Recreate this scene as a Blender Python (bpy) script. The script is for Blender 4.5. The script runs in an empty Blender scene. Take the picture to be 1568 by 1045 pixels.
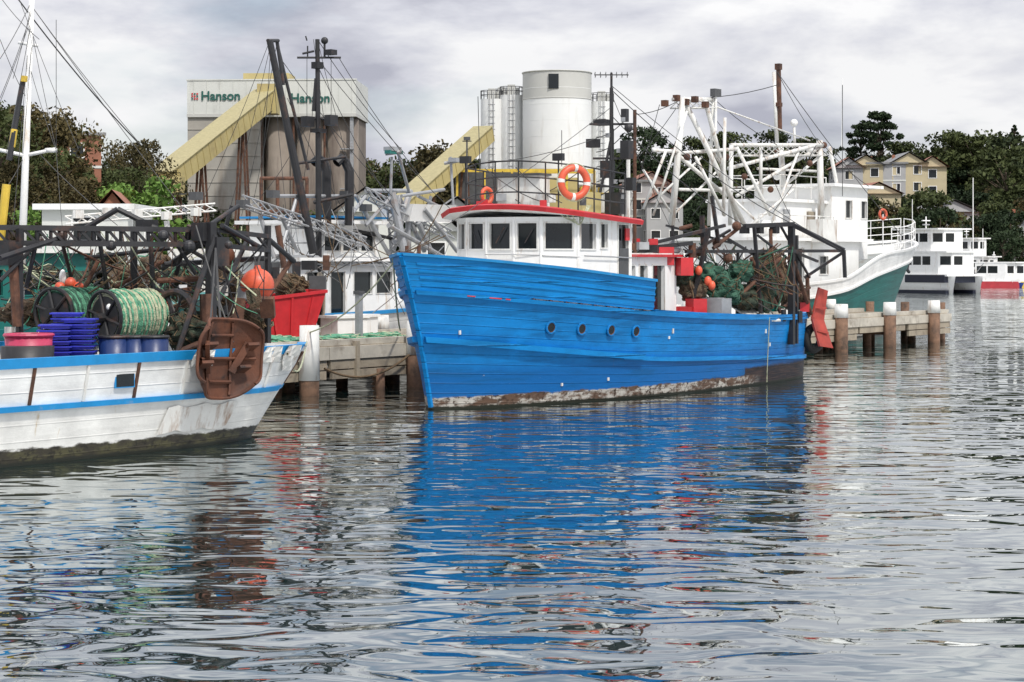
import bpy, math, random
import numpy as np
from mathutils import Vector, Matrix, noise
R=random.Random(7)
F=3049.0; H=3.1
def at(px,py,Y): return Vector(((px-784)*Y/F, Y, H+(400-py)*Y/F))
sc=bpy.context.scene
# ------------------------------------------------------------ materials
def nd(nt,t,**k):
    n=nt.nodes.new(t)
    for a,v in k.items(): setattr(n,a,v)
    return n
def mat(name,col,rough=.6,metal=0,var=.18,scale=2.5,bump=.15,stain=None,samt=.5,streak=False,sscale=1.5,bscale=None):
    m=bpy.data.materials.new(name); m.use_nodes=True; nt=m.node_tree; L=nt.links
    bs=nt.nodes['Principled BSDF']
    tc=nd(nt,'ShaderNodeTexCoord'); 
    n1=nd(nt,'ShaderNodeTexNoise'); n1.inputs['Scale'].default_value=scale; n1.inputs['Detail'].default_value=7; n1.inputs['Roughness'].default_value=.65
    L.new(tc.outputs['Object'],n1.inputs['Vector'])
    r=nd(nt,'ShaderNodeValToRGB'); r.color_ramp.elements[0].position=.3; r.color_ramp.elements[1].position=.7
    a=[max(0,c*(1-var)) for c in col]; b=[min(1,c*(1+var)) for c in col]
    r.color_ramp.elements[0].color=(*a,1); r.color_ramp.elements[1].color=(*b,1)
    L.new(n1.outputs['Fac'],r.inputs['Fac']); out=r.outputs['Color']
    if stain:
        mp=nd(nt,'ShaderNodeMapping'); mp.inputs['Scale'].default_value=(1,1,.18 if streak else 1)
        L.new(tc.outputs['Object'],mp.inputs['Vector'])
        n2=nd(nt,'ShaderNodeTexNoise'); n2.inputs['Scale'].default_value=sscale*(3 if streak else 1); n2.inputs['Detail'].default_value=9; n2.inputs['Roughness'].default_value=.7
        L.new(mp.outputs[0],n2.inputs['Vector'])
        r2=nd(nt,'ShaderNodeValToRGB'); r2.color_ramp.elements[0].position=.62-.25*samt; r2.color_ramp.elements[1].position=.8-.2*samt
        L.new(n2.outputs['Fac'],r2.inputs['Fac'])
        mx=nd(nt,'ShaderNodeMix',data_type='RGBA'); L.new(r2.outputs['Color'],mx.inputs[0]); L.new(out,mx.inputs[6]); mx.inputs[7].default_value=(*stain,1)
        out=mx.outputs[2]
    L.new(out,bs.inputs['Base Color'])
    bs.inputs['Roughness'].default_value=rough; bs.inputs['Metallic'].default_value=metal
    if bump>0:
        bp=nd(nt,'ShaderNodeBump'); bp.inputs['Strength'].default_value=bump; bp.inputs['Distance'].default_value=.05
        if bscale:
            n3=nd(nt,'ShaderNodeTexNoise'); n3.inputs['Scale'].default_value=bscale; n3.inputs['Detail'].default_value=4
            L.new(tc.outputs['Object'],n3.inputs['Vector']); L.new(n3.outputs['Fac'],bp.inputs['Height'])
        else: L.new(n1.outputs['Fac'],bp.inputs['Height'])
        L.new(bp.outputs[0],bs.inputs['Normal'])
    return m
def hullmat(name,col,boot=(.42,.40,.36),boot2=(.10,.06,.04),bz=.16,planks=9,rust=(.16,.07,.03),ramt=.25,stern=None,seamk=.45,grime=.5,chips=.8,spec=.5,rough=.42,lower=None):
    m=mat(name,col,rough=rough,var=.2,scale=1.2,bump=0); nt=m.node_tree; L=nt.links; bs=nt.nodes['Principled BSDF']; bs.inputs['Specular IOR Level'].default_value=spec
    base=bs.inputs['Base Color'].links[0].from_socket
    at_=nd(nt,'ShaderNodeAttribute',attribute_name='hc'); sp=nd(nt,'ShaderNodeSeparateXYZ'); L.new(at_.outputs['Vector'],sp.inputs[0])
    def M(op,a,b=None):
        n=nd(nt,'ShaderNodeMath',operation=op)
        for i,x in enumerate((a,b)):
            if x is None: continue
            if isinstance(x,(int,float)): n.inputs[i].default_value=x
            else: L.new(x,n.inputs[i])
        return n.outputs[0]
    def noise_(sc_,sv=(1,1,1),det=8):
        mp=nd(nt,'ShaderNodeMapping'); mp.inputs['Scale'].default_value=sv; L.new(at_.outputs['Vector'],mp.inputs[0])
        n=nd(nt,'ShaderNodeTexNoise'); n.inputs['Scale'].default_value=sc_; n.inputs['Detail'].default_value=det; n.inputs['Roughness'].default_value=.68
        L.new(mp.outputs[0],n.inputs['Vector']); return n.outputs['Fac']
    def sm(v,a,b):
        n=nd(nt,'ShaderNodeMapRange',interpolation_type='SMOOTHSTEP'); n.inputs['From Min'].default_value=a; n.inputs['From Max'].default_value=b; L.new(v,n.inputs['Value']); return n.outputs[0]
    def mix(f,a,b):
        n=nd(nt,'ShaderNodeMix',data_type='RGBA')
        if isinstance(f,(int,float)): n.inputs[0].default_value=f
        else: L.new(f,n.inputs[0])
        for i,x in ((6,a),(7,b)):
            if isinstance(x,tuple): n.inputs[i].default_value=(*x,1)
            else: L.new(x,n.inputs[i])
        return n.outputs[2]
    nA=noise_(2.2,(1,1,2.5)); nB=noise_(9,(1,1,1)); nC=noise_(1.6,(3,1,.5)); nD=noise_(1.3,(.5,3,5)); nE=noise_(5,(.35,2,7))
    fr=M('FRACT',M('MULTIPLY',sp.outputs['Y'],float(planks)))
    seam=sm(M('ABSOLUTE',M('SUBTRACT',fr,.5)),.43,.5)
    seamv=M('MULTIPLY',seam,sm(nC,.35,.6))
    if lower: # shading below the lower rubbing strake, painted in as a deeper blue
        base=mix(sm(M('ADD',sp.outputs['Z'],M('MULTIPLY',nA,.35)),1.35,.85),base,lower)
    c=mix(M('MULTIPLY',sm(nD,.46,.66),grime),base,tuple(x*.42 for x in col))
    c=mix(M('MULTIPLY',sm(nE,.6,.72),grime*.7),c,tuple(min(1,x*1.4+.004) for x in col))
    c=mix(M('MULTIPLY',seamv,seamk),c,tuple(x*.3 for x in col))
    c=mix(M('MULTIPLY',sm(nB,.67,.70),M('MULTIPLY',sm(nA,.5,.6),chips)),c,(.4,.42,.42))
    c=mix(M('MULTIPLY',sm(nC,.72-.2*ramt,.86-.1*ramt),min(1,ramt*2.2)),c,rust)
    if stern:
        f=M('MULTIPLY',sm(M('ADD',sp.outputs['X'],M('MULTIPLY',nB,.8)),stern,stern+.12),sm(M('ADD',sp.outputs['Z'],M('MULTIPLY',nA,.15)),.60,.50))
        c=mix(M('MULTIPLY',f,.97),c,mix(sm(nE,.45,.6),(.014,.010,.008),(.05,.028,.018)))
    bt=mix(sm(nA,.42,.56),boot,boot2); bt=mix(sm(nB,.5,.62),bt,tuple(x*.45 for x in boot2))
    f=sm(M('SUBTRACT',sp.outputs['Z'],M('MULTIPLY',nA,.22)),bz-.09,bz-.13)
    if stern:
        f=M('MULTIPLY',f,sm(sp.outputs['X'],stern+.8,stern-.2))
    c=mix(f,c,bt)
    f=sm(M('SUBTRACT',sp.outputs['Z'],M('MULTIPLY',nB,.1)),.03,-.01)
    c=mix(f,c,(.02,.022,.015))
    L.new(c,bs.inputs['Base Color'])
    bp=nd(nt,'ShaderNodeBump'); bp.inputs['Strength'].default_value=.5; bp.inputs['Distance'].default_value=.03
    L.new(M('SUBTRACT',M('MULTIPLY',nA,.6),M('MULTIPLY',seam,min(1,seamk*2))),bp.inputs['Height']); L.new(bp.outputs[0],bs.inputs['Normal'])
    return m
WHITE=mat('white_paint',(.80,.80,.78),.45,stain=(.42,.30,.18),samt=.2,streak=True,var=.05)
WHITE2=mat('aged_white_paint',(.68,.68,.65),.5,stain=(.26,.14,.07),samt=.4,streak=True,var=.1)
RED=mat('red_paint',(.50,.022,.028),.45,stain=(.3,.2,.17),samt=.15)
BLUEL=mat('light_blue_trim_paint',(.008,.24,.55),.45,stain=(.3,.3,.3),samt=.12,var=.15)
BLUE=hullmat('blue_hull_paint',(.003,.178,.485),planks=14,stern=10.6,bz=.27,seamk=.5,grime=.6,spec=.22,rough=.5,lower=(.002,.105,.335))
BULW=hullmat('blue_bulwark_paint',(.004,.205,.53),planks=6,bz=-2,ramt=.12,seamk=1,spec=.22,rough=.5)
BLACK=mat('black_painted_steel',(.018,.018,.02),.5,var=.4,stain=(.12,.05,.025),samt=.3)
GLASS=mat('dark_window_glass',(.012,.016,.018),.06,bump=0,var=.2)
RUST=mat('rusty_steel',(.11,.048,.027),.8,var=.5,stain=(.035,.02,.015),samt=.6,scale=5,bump=.4)
RUSTB=mat('rusty_plate',(.135,.045,.02),.7,var=.6,stain=(.028,.014,.010),samt=.8,scale=4,bump=.4,sscale=2.0)
STEEL=mat('galvanised_steel',(.34,.35,.36),.45,metal=.3,var=.2,stain=(.2,.1,.05),samt=.25)
GREYD=mat('dark_grey_gear',(.07,.072,.075),.6,var=.3)
WOOD=mat('weathered_timber',(.31,.265,.20),.85,var=.3,scale=3,bump=.4,stain=(.09,.07,.055),samt=.5)
DECKW=mat('pale_wharf_edge',(.42,.39,.33),.85,var=.2,scale=2,bump=.3,stain=(.18,.15,.12),samt=.45)
PILE=mat('wet_timber_pile',(.16,.09,.055),.8,var=.4,scale=5,bump=.5,stain=(.02,.018,.015),samt=.5)
CONC=mat('concrete',(.36,.34,.30),.9,var=.1,scale=.25,stain=(.24,.20,.16),samt=.5,streak=True,sscale=.12,bump=.1)
CONCD=mat('dark_concrete',(.24,.205,.17),.9,var=.2,scale=.2,stain=(.12,.095,.08),samt=.6,streak=True,sscale=.12,bump=.1)
CLAD=mat('cream_cladding',(.60,.61,.57),.6,var=.05,scale=.3,stain=(.45,.45,.42),samt=.2,streak=True,sscale=.15,bump=0)
CREAM=mat('yellow_conveyor_cladding',(.44,.365,.16),.6,var=.1,scale=.4,stain=(.33,.26,.12),samt=.4,sscale=.3,bump=0)
YEL=mat('yellow_steel',(.6,.42,.05),.5,stain=(.2,.1,.03),samt=.3)
SILO=mat('white_silo_steel',(.74,.75,.74),.55,var=.04,scale=.3,stain=(.60,.58,.54),samt=.3,streak=True,sscale=.2,bump=0)
SILOG=mat('grey_silo_steel',(.50,.50,.47),.5,var=.06,scale=.3,bump=0)
SIGNG=mat('dark_green_sign_letters',(.01,.10,.08),.5,bump=0)
ORANGE=mat('orange_plastic',(.64,.10,.045),.45,var=.2,stain=(.32,.09,.05),samt=.45)
GRN=mat('green_net_twine',(.10,.29,.18),.9,var=.4,scale=14,bump=.6,bscale=40)
GRND=mat('dark_green_twine',(.035,.10,.065),.9,var=.4,scale=14,bump=.6,bscale=40)
GRNP=mat('pale_rope',(.42,.44,.30),.9,var=.3,scale=12,bump=.5,bscale=40)
BRNR=mat('brown_rope',(.13,.085,.045),.9,var=.4,scale=12,bump=.5,bscale=40)
NETD=mat('dark_olive_net',(.04,.055,.035),.95,var=.6,scale=16,bump=1,bscale=38,stain=(.13,.08,.05),samt=.4,sscale=6)
NETB=mat('brown_net',(.12,.08,.05),.95,var=.5,scale=16,bump=1,bscale=38,stain=(.03,.05,.03),samt=.5,sscale=6)
CRATE=mat('blue_plastic_crate',(.03,.04,.42),.4,var=.2)
NAVY=mat('blue_tub',(.01,.03,.12),.4)
PINK=mat('pink_plastic_basket',(.45,.04,.10),.45)
TEAL=mat('teal_paint',(.01,.14,.12),.5,stain=(.12,.1,.07),samt=.2)
DECK=mat('grey_deck_paint',(.25,.27,.26),.7,stain=(.12,.08,.05),samt=.5)
RUBBER=mat('black_rubber',(.015,.015,.015),.8)
WIRE=mat('wire_rope',(.05,.05,.05),.6,bump=0)
BRICK=mat('red_brick',(.28,.12,.075),.9,var=.2,scale=1)
ROOFT=mat('terracotta_tiles',(.28,.12,.08),.9,var=.2,scale=1)
ROOFG=mat('grey_roofing',(.22,.22,.22),.8,var=.15,scale=.6)
BEIGE=mat('beige_render',(.50,.43,.28),.85,var=.08,scale=.5)
LAND=mat('ground_earth',(.12,.12,.08),.95,var=.3,scale=.3)
GRASSM=mat('hill_undergrowth',(.025,.035,.015),.95,var=.5,scale=.15,bump=.3)
BARK=mat('bark',(.12,.09,.065),.95,var=.3)
def leafmat(name,a,b):
    m=bpy.data.materials.new(name); m.use_nodes=True; nt=m.node_tree; L=nt.links; bs=nt.nodes['Principled BSDF']
    g=nd(nt,'ShaderNodeNewGeometry'); tc=nd(nt,'ShaderNodeTexCoord'); n=nd(nt,'ShaderNodeTexNoise'); n.inputs['Scale'].default_value=.35; n.inputs['Detail'].default_value=3
    L.new(tc.outputs['Object'],n.inputs['Vector'])
    ad=nd(nt,'ShaderNodeMath',operation='ADD'); mu=nd(nt,'ShaderNodeMath',operation='MULTIPLY'); mu.inputs[1].default_value=.35
    L.new(g.outputs['Random Per Island'],mu.inputs[0]); L.new(mu.outputs[0],ad.inputs[0]); L.new(n.outputs['Fac'],ad.inputs[1])
    oi=nd(nt,'ShaderNodeObjectInfo'); m2=nd(nt,'ShaderNodeMath',operation='MULTIPLY_ADD'); m2.inputs[1].default_value=.35; L.new(oi.outputs['Random'],m2.inputs[0]); L.new(ad.outputs[0],m2.inputs[2])
    r=nd(nt,'ShaderNodeValToRGB'); r.color_ramp.elements[0].position=.45; r.color_ramp.elements[0].color=(*a,1); r.color_ramp.elements[1].position=1.0; r.color_ramp.elements[1].color=(*b,1)
    L.new(m2.outputs[0],r.inputs['Fac']); L.new(r.outputs[0],bs.inputs['Base Color']); bs.inputs['Roughness'].default_value=.75; bs.inputs['Specular IOR Level'].default_value=.2
    return m
LEAF=leafmat('eucalyptus_foliage',(.014,.024,.010),(.065,.08,.026))
LEAFD=leafmat('dark_pine_foliage',(.008,.017,.008),(.03,.048,.02))
LEAFB=leafmat('bright_foliage',(.04,.09,.015),(.14,.24,.05))
LEAFO=leafmat('olive_brown_foliage',(.022,.024,.010),(.095,.075,.03))
# ------------------------------------------------------------ mesh building
def V(*a): return Vector(a)
class B:
    def __init__(s,mat,smooth=False): s.v=[];s.f=[];s.hc=[];s.mat=mat;s.smooth=smooth
    def add(s,vs,fs,hc=None):
        o=len(s.v); s.v.extend([tuple(x) for x in vs]); s.f.extend([tuple(i+o for i in f) for f in fs])
        s.hc.extend(hc if hc else [(x[0],x[2]*.5,x[2]) for x in vs])
    def box(s,c,sz,rz=0,M=None):
        x,y,z=[k/2 for k in sz]; vs=[V(a*x,b*y,d*z) for a in(-1,1) for b in(-1,1) for d in(-1,1)]
        if M is None: M=Matrix.Rotation(rz,3,'Z')
        vs=[M@q+Vector(c) for q in vs]
        s.add(vs,[(0,1,3,2),(4,6,7,5),(0,4,5,1),(2,3,7,6),(0,2,6,4),(1,5,7,3)])
    def beam(s,a,b,w,h=None):
        h=h or w; a=Vector(a);b=Vector(b); d=(b-a); l=d.length
        if l<1e-5:return
        d/=l; up=V(0,0,1) if abs(d.z)<.95 else V(0,1,0)
        x=d.cross(up).normalized(); z=x.cross(d)
        M=Matrix((x,d,z)).transposed()
        s.box((a+b)/2,(w,l,h),M=M)
    def ring(s,c,d,r,n):
        up=V(0,0,1) if abs(d.z)<.9 else V(1,0,0)
        x=d.cross(up).normalized(); y=d.cross(x)
        return [c+x*math.cos(2*math.pi*i/n)*r+y*math.sin(2*math.pi*i/n)*r for i in range(n)]
    def tube(s,a,b,r,r2=None,n=8,cap=True):
        a=Vector(a);b=Vector(b); d=b-a
        if d.length<1e-5:return
        d.normalize(); r2=r if r2 is None else r2
        vs=s.ring(a,d,r,n)+s.ring(b,d,r2,n)
        fs=[(i,(i+1)%n,n+(i+1)%n,n+i) for i in range(n)]
        if cap: fs+= [tuple(range(n))[::-1],tuple(range(n,2*n))]
        s.add(vs,fs)
    def path(s,pts,r,n=6,closed=False):
        pts=[Vector(p) for p in pts]; N=len(pts); vs=[]
        px=None
        for i,p in enumerate(pts):
            if closed: d=pts[(i+1)%N]-pts[i-1]
            else: d=pts[min(i+1,N-1)]-pts[max(i-1,0)]
            if d.length<1e-6:d=V(0,0,1)
            d.normalize()
            if px is None:
                up=V(0,0,1) if abs(d.z)<.9 else V(1,0,0); px=d.cross(up).normalized()
            else:
                px=(px-d*px.dot(d)); px=px.normalized() if px.length>1e-6 else d.orthogonal().normalized()
            y=d.cross(px)
            vs+=[p+px*math.cos(2*math.pi*k/n)*r+y*math.sin(2*math.pi*k/n)*r for k in range(n)]
        fs=[]
        for i in range(N if closed else N-1):
            j=(i+1)%N
            fs+=[(i*n+k,i*n+(k+1)%n,j*n+(k+1)%n,j*n+k) for k in range(n)]
        s.add(vs,fs)
    def truss(s,a,b,w,r,n=10,r2=None):
        a=Vector(a);b=Vector(b); d=(b-a).normalized(); up=V(0,0,1) if abs(d.z)<.9 else V(1,0,0); x=d.cross(up).normalized(); z=x.cross(d); r2=r2 or r*.6
        C=[z*w*.5,x*w*.5-z*w*.35,-x*w*.5-z*w*.35]
        for c in C: s.tube(a+c,b+c,r,n=6)
        for i in range(n):
            p=a.lerp(b,i/n);q=a.lerp(b,(i+1)/n)
            for k in range(3): s.tube(p+C[k],q+C[(k+1)%3],r2,n=5)
    def sphere(s,c,r,n=16,m=10,sc_=(1,1,1),disp=0,fr=2):
        vs=[];c=Vector(c)
        for j in range(m+1):
            t=math.pi*j/m
            for i in range(n):
                p=2*math.pi*i/n; q=V(math.sin(t)*math.cos(p),math.sin(t)*math.sin(p),math.cos(t))
                k=1+disp*noise.noise(q*fr+c*3) if disp else 1
                vs.append(c+V(q.x*sc_[0],q.y*sc_[1],q.z*sc_[2])*r*k)
        s.add(vs,[(j*n+i,j*n+(i+1)%n,(j+1)*n+(i+1)%n,(j+1)*n+i) for j in range(m) for i in range(n)])
    def torus(s,c,R_,r,nrm,n=28,m=8,a0=0,a1=2*math.pi):
        nrm=Vector(nrm).normalized(); x=nrm.orthogonal().normalized(); y=nrm.cross(x); c=Vector(c)
        full=abs(a1-a0-2*math.pi)<1e-4
        pts=[c+(x*math.cos(a0+(a1-a0)*i/n)+y*math.sin(a0+(a1-a0)*i/n))*R_ for i in range(n if full else n+1)]
        s.path(pts,r,m,closed=full)
    def prism(s,poly,z0,z1):
        n=len(poly); vs=[V(p[0],p[1],z0) for p in poly]+[V(p[0],p[1],z1) for p in poly]
        s.add(vs,[(i,(i+1)%n,n+(i+1)%n,n+i) for i in range(n)]+[tuple(range(n))[::-1],tuple(range(n,2*n))])
    def grid(s,rows,hcs=None):
        n=len(rows[0]); vs=[p for r in rows for p in r]; hc=[h for r in hcs for h in r] if hcs else None
        s.add(vs,[(j*n+i,j*n+i+1,(j+1)*n+i+1,(j+1)*n+i) for j in range(len(rows)-1) for i in range(n-1)],hc)
    def quad(s,*p): s.add([Vector(q) for q in p],[tuple(range(len(p)))])
def sag(a,b,d,n=10):
    a=Vector(a);b=Vector(b); return [a.lerp(b,i/n)-V(0,0,4*d*(i/n)*(1-i/n)) for i in range(n+1)]
class Obj:
    def __init__(s,name,loc=(0,0,0),rz=0):
        s.name=name; s.M=Matrix.Translation(Vector(loc))@Matrix.Rotation(rz,4,'Z'); s.Mi=s.M.inverted(); s.parts={}; s.kids=[]
    def p(s,part,mat,smooth=False):
        k=(part,mat.name)
        if k not in s.parts: s.parts[k]=B(mat,smooth)
        return s.parts[k]
    def w(s,px,py,Y): return s.Mi@at(px,py,Y)
    def done(s):
        e=bpy.data.objects.new(s.name,None); sc.collection.objects.link(e); e.matrix_world=s.M; e.empty_display_size=.5
        for (pn,mn),b in s.parts.items():
            if not b.v: continue
            me=bpy.data.meshes.new(pn); me.from_pydata(b.v,[],b.f); me.materials.append(b.mat)
            a=me.attributes.new('hc','FLOAT_VECTOR','POINT'); a.data.foreach_set('vector',np.array(b.hc,dtype=np.float32).ravel())
            if b.smooth: me.polygons.foreach_set('use_smooth',[True]*len(me.polygons))
            me.update(); o=bpy.data.objects.new(pn,me); sc.collection.objects.link(o); o.parent=e
        for k in s.kids: k.parent=e
        return e
def wall(W,G,FR,p0,p1,z0,z1,ops=(),inset=.05,fw=.03):
    p0=Vector((p0[0],p0[1],0));p1=Vector((p1[0],p1[1],0)); d=p1-p0; l=d.length; d/=l; n=V(d.y,-d.x,0)
    xs=sorted({0,l,*[o[0] for o in ops],*[o[1] for o in ops]}); zs=sorted({z0,z1,*[o[2] for o in ops],*[o[3] for o in ops]})
    P=lambda x,z,o=0: p0+d*x+V(0,0,z)+n*o
    for i in range(len(xs)-1):
        for j in range(len(zs)-1):
            cx=(xs[i]+xs[i+1])/2; cz=(zs[j]+zs[j+1])/2
            if any(o[0]<cx<o[1] and o[2]<cz<o[3] for o in ops): continue
            W.quad(P(xs[i],zs[j]),P(xs[i+1],zs[j]),P(xs[i+1],zs[j+1]),P(xs[i],zs[j+1]))
    for a,b,c,e in ops:
        G.quad(P(a,c,-inset),P(b,c,-inset),P(b,e,-inset),P(a,e,-inset))
        for q in (((a,c),(b,c)),((b,c),(b,e)),((b,e),(a,e)),((a,e),(a,c))):
            W.quad(P(*q[0]),P(*q[1]),P(*q[1],-inset),P(*q[0],-inset))
        if fw:
            for q in (((a-fw,c-fw/2),(b+fw,c-fw/2)),((a-fw,e+fw/2),(b+fw,e+fw/2)),((a-fw/2,c),(a-fw/2,e)),((b+fw/2,c),(b+fw/2,e))):
                FR.beam(P(*q[0],.006),P(*q[1],.006),fw,fw) 
def railing(b,pts,h,r=.02,levels=(1,.5),every=1.0):
    pts=[Vector(p) for p in pts]
    for i in range(len(pts)-1):
        a,c=pts[i],pts[i+1]
        for lv in levels: b.tube(a+V(0,0,h*lv),c+V(0,0,h*lv),r,n=6)
        k=max(1,round((c-a).length/every))
        for j in range(k+(1 if i==len(pts)-2 else 0)):
            q=a.lerp(c,j/k); b.tube(q,q+V(0,0,h),r,n=6)
def herm(t):
    xs=[a for a,_ in t]; ys=[b for _,b in t]; n=len(xs)
    m=[(ys[min(i+1,n-1)]-ys[max(i-1,0)])/(xs[min(i+1,n-1)]-xs[max(i-1,0)]) for i in range(n)]
    def f(x):
        x=min(max(x,xs[0]),xs[-1])
        for i in range(n-1):
            if x<=xs[i+1]: break
        h=xs[i+1]-xs[i]; t_=(x-xs[i])/h; t2=t_*t_;t3=t2*t_
        return (2*t3-3*t2+1)*ys[i]+(t3-2*t2+t_)*h*m[i]+(-2*t3+3*t2)*ys[i+1]+(t3-t2)*h*m[i+1]
    return f
class Hull:
    def __init__(s,stem,stern,wl,dk,zref,power=1.15):
        s.stem,s.stern,s.wl,s.dk,s.zref,s.pw=stem,stern,herm(wl),herm(dk),herm(zref),power
    def hb(s,u,z):
        w=s.wl(u)
        if z<0: return max(0,w*(1+.35*z))
        return max(0,w+(s.dk(u)-w)*min(z/s.zref(u),1.06)**s.pw)
    def pt(s,u,z,side,off=0):
        a=s.stem(z);b=s.stern(z); x=a+(b-a)*u; y=s.hb(u,z)
        if off:
            u2=min(u+.01,1);u1=max(u-.01,0)
            t=V((b-a)*(u2-u1),s.hb(u2,z)-s.hb(u1,z),0).normalized()
            nn=V(-t.y,t.x,0)*(1 if b>a else -1)
            if nn.y<0: nn=-nn
            x+=nn.x*off; y+=nn.y*off
            if y<0:y=0
        return V(x,-side*y,z)
    def surf(s,b,u0,u1,zl,zh,nu=50,nz=8,sides=(1,-1),off=0,vs=1):
        for sd in sides:
            rows=[];hcs=[]
            for i in range(nu+1):
                t=i/nu; u=u0+(u1-u0)*(t**1.4 if u0==0 else t); l=zl(u);h=zh(u)
                r=[];hr=[]
                for j in range(nz+1):
                    z=l+(h-l)*j/nz; q=s.pt(u,z,sd,off); r.append(q); hr.append((q.x,j/nz*vs,z))
                rows.append(r);hcs.append(hr)
            b.grid(rows,hcs)
    def rail(s,b,u0,u1,zf,h,w,sides=(1,-1),n=40,inn=-.03,dz=0):
        for sd in sides:
            rows=[]
            for i in range(n+1):
                t=i/n; u=u0+(u1-u0)*(t**1.6 if u0<.02 else t); z=zf(u)+dz
                c=[s.pt(u,z-h/2,sd,inn),s.pt(u,z-h/2,sd,w),s.pt(u,z+h/2,sd,w),s.pt(u,z+h/2,sd,inn)]
                rows.append(c+[c[0]])
            b.grid(rows); b.quad(*rows[0][:4]); b.quad(*rows[-1][:4])
    def deck(s,b,u0,u1,zf,n=24,off=-.05):
        b.grid([[s.pt(u0+(u1-u0)*i/n,zf(u0+(u1-u0)*i/n),1,off),s.pt(u0+(u1-u0)*i/n,zf(u0+(u1-u0)*i/n),-1,off)] for i in range(n+1)])
    def cross(s,b,u,z0,z1,off=0,n=6):
        b.grid([[s.pt(u,z0+(z1-z0)*i/n,1,off),s.pt(u,z0+(z1-z0)*i/n,-1,off)] for i in range(n+1)])
def netlump(b,c,r,sc_=(1,1,1),rope=None,k=14,rope2=None):
    """heaped netting: soft folded mass under a tangle of strands"""
    b.sphere(c,r*.93,n=44,m=28,sc_=sc_,disp=.42,fr=2.6)
    if rope:
        for i in range(k*7):
            bb=rope if i%3 else (rope2 or b)
            ph=R.uniform(0,6.28); pts=[]
            t=R.uniform(.1,1.9); dt=R.uniform(.02,.16); dp=R.uniform(-.15,.25); kk0=R.uniform(.96,1.12)
            for j in range(11):
                t+=dt+R.uniform(-.06,.06); ph+=dp
                q=V(math.sin(t)*math.cos(ph),math.sin(t)*math.sin(ph),math.cos(t))
                kk=.93*kk0*(1+.42*noise.noise(q*2.6+Vector(c)*3))+.02
                pts.append(Vector(c)+V(q.x*sc_[0],q.y*sc_[1],q.z*sc_[2])*r*kk)
            bb.path(pts,R.choice((.008,.011,.016)),4)
def reel(o,a,b,r,name,rope,rope2,core,flr=1.35,turns=46):
    a=Vector(a);b=Vector(b); d=(b-a).normalized(); L=(b-a).length
    o.p(name+'_core',core,True).tube(a,b,r*.95,n=24)
    x=d.orthogonal().normalized(); y=d.cross(x)
    for q in range(2):
        pts=[]
        for i in range(turns*14):
            t=i/(turns*14); an=2*math.pi*i/14+q*2
            rr=r*(1+.13*noise.noise(V(an*.3,t*30,q*9))+.06*math.sin(t*37))
            tt=abs(((t*3+q*.5)%2)-1)*.96+.02+.012*noise.noise(V(an*.7,q,t*9))
            pts.append(a+d*L*tt+(x*math.cos(an)+y*math.sin(an))*rr)
        o.p(name+'_'+('a','b')[q],(rope,rope2)[q]).path(pts,.024,4)
    for e,s_ in ((a,-1),(b,1)):
        o.p(name+'_flange',BLACK).torus(e+d*.03*s_,r*flr,.035,d,n=28,m=6)
        for k in range(6):
            an=k*math.pi/3; o.p(name+'_flange',BLACK).tube(e+d*.03*s_,e+d*.03*s_+(x*math.cos(an)+y*math.sin(an))*r*flr,.03,n=6)
        o.p(name+'_flange',BLACK).tube(e,e+d*.02*s_,r*flr*.8,n=24)
        o.p(name+'_flange',BLACK).tube(e,e+d*.2*s_,.08)
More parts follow.
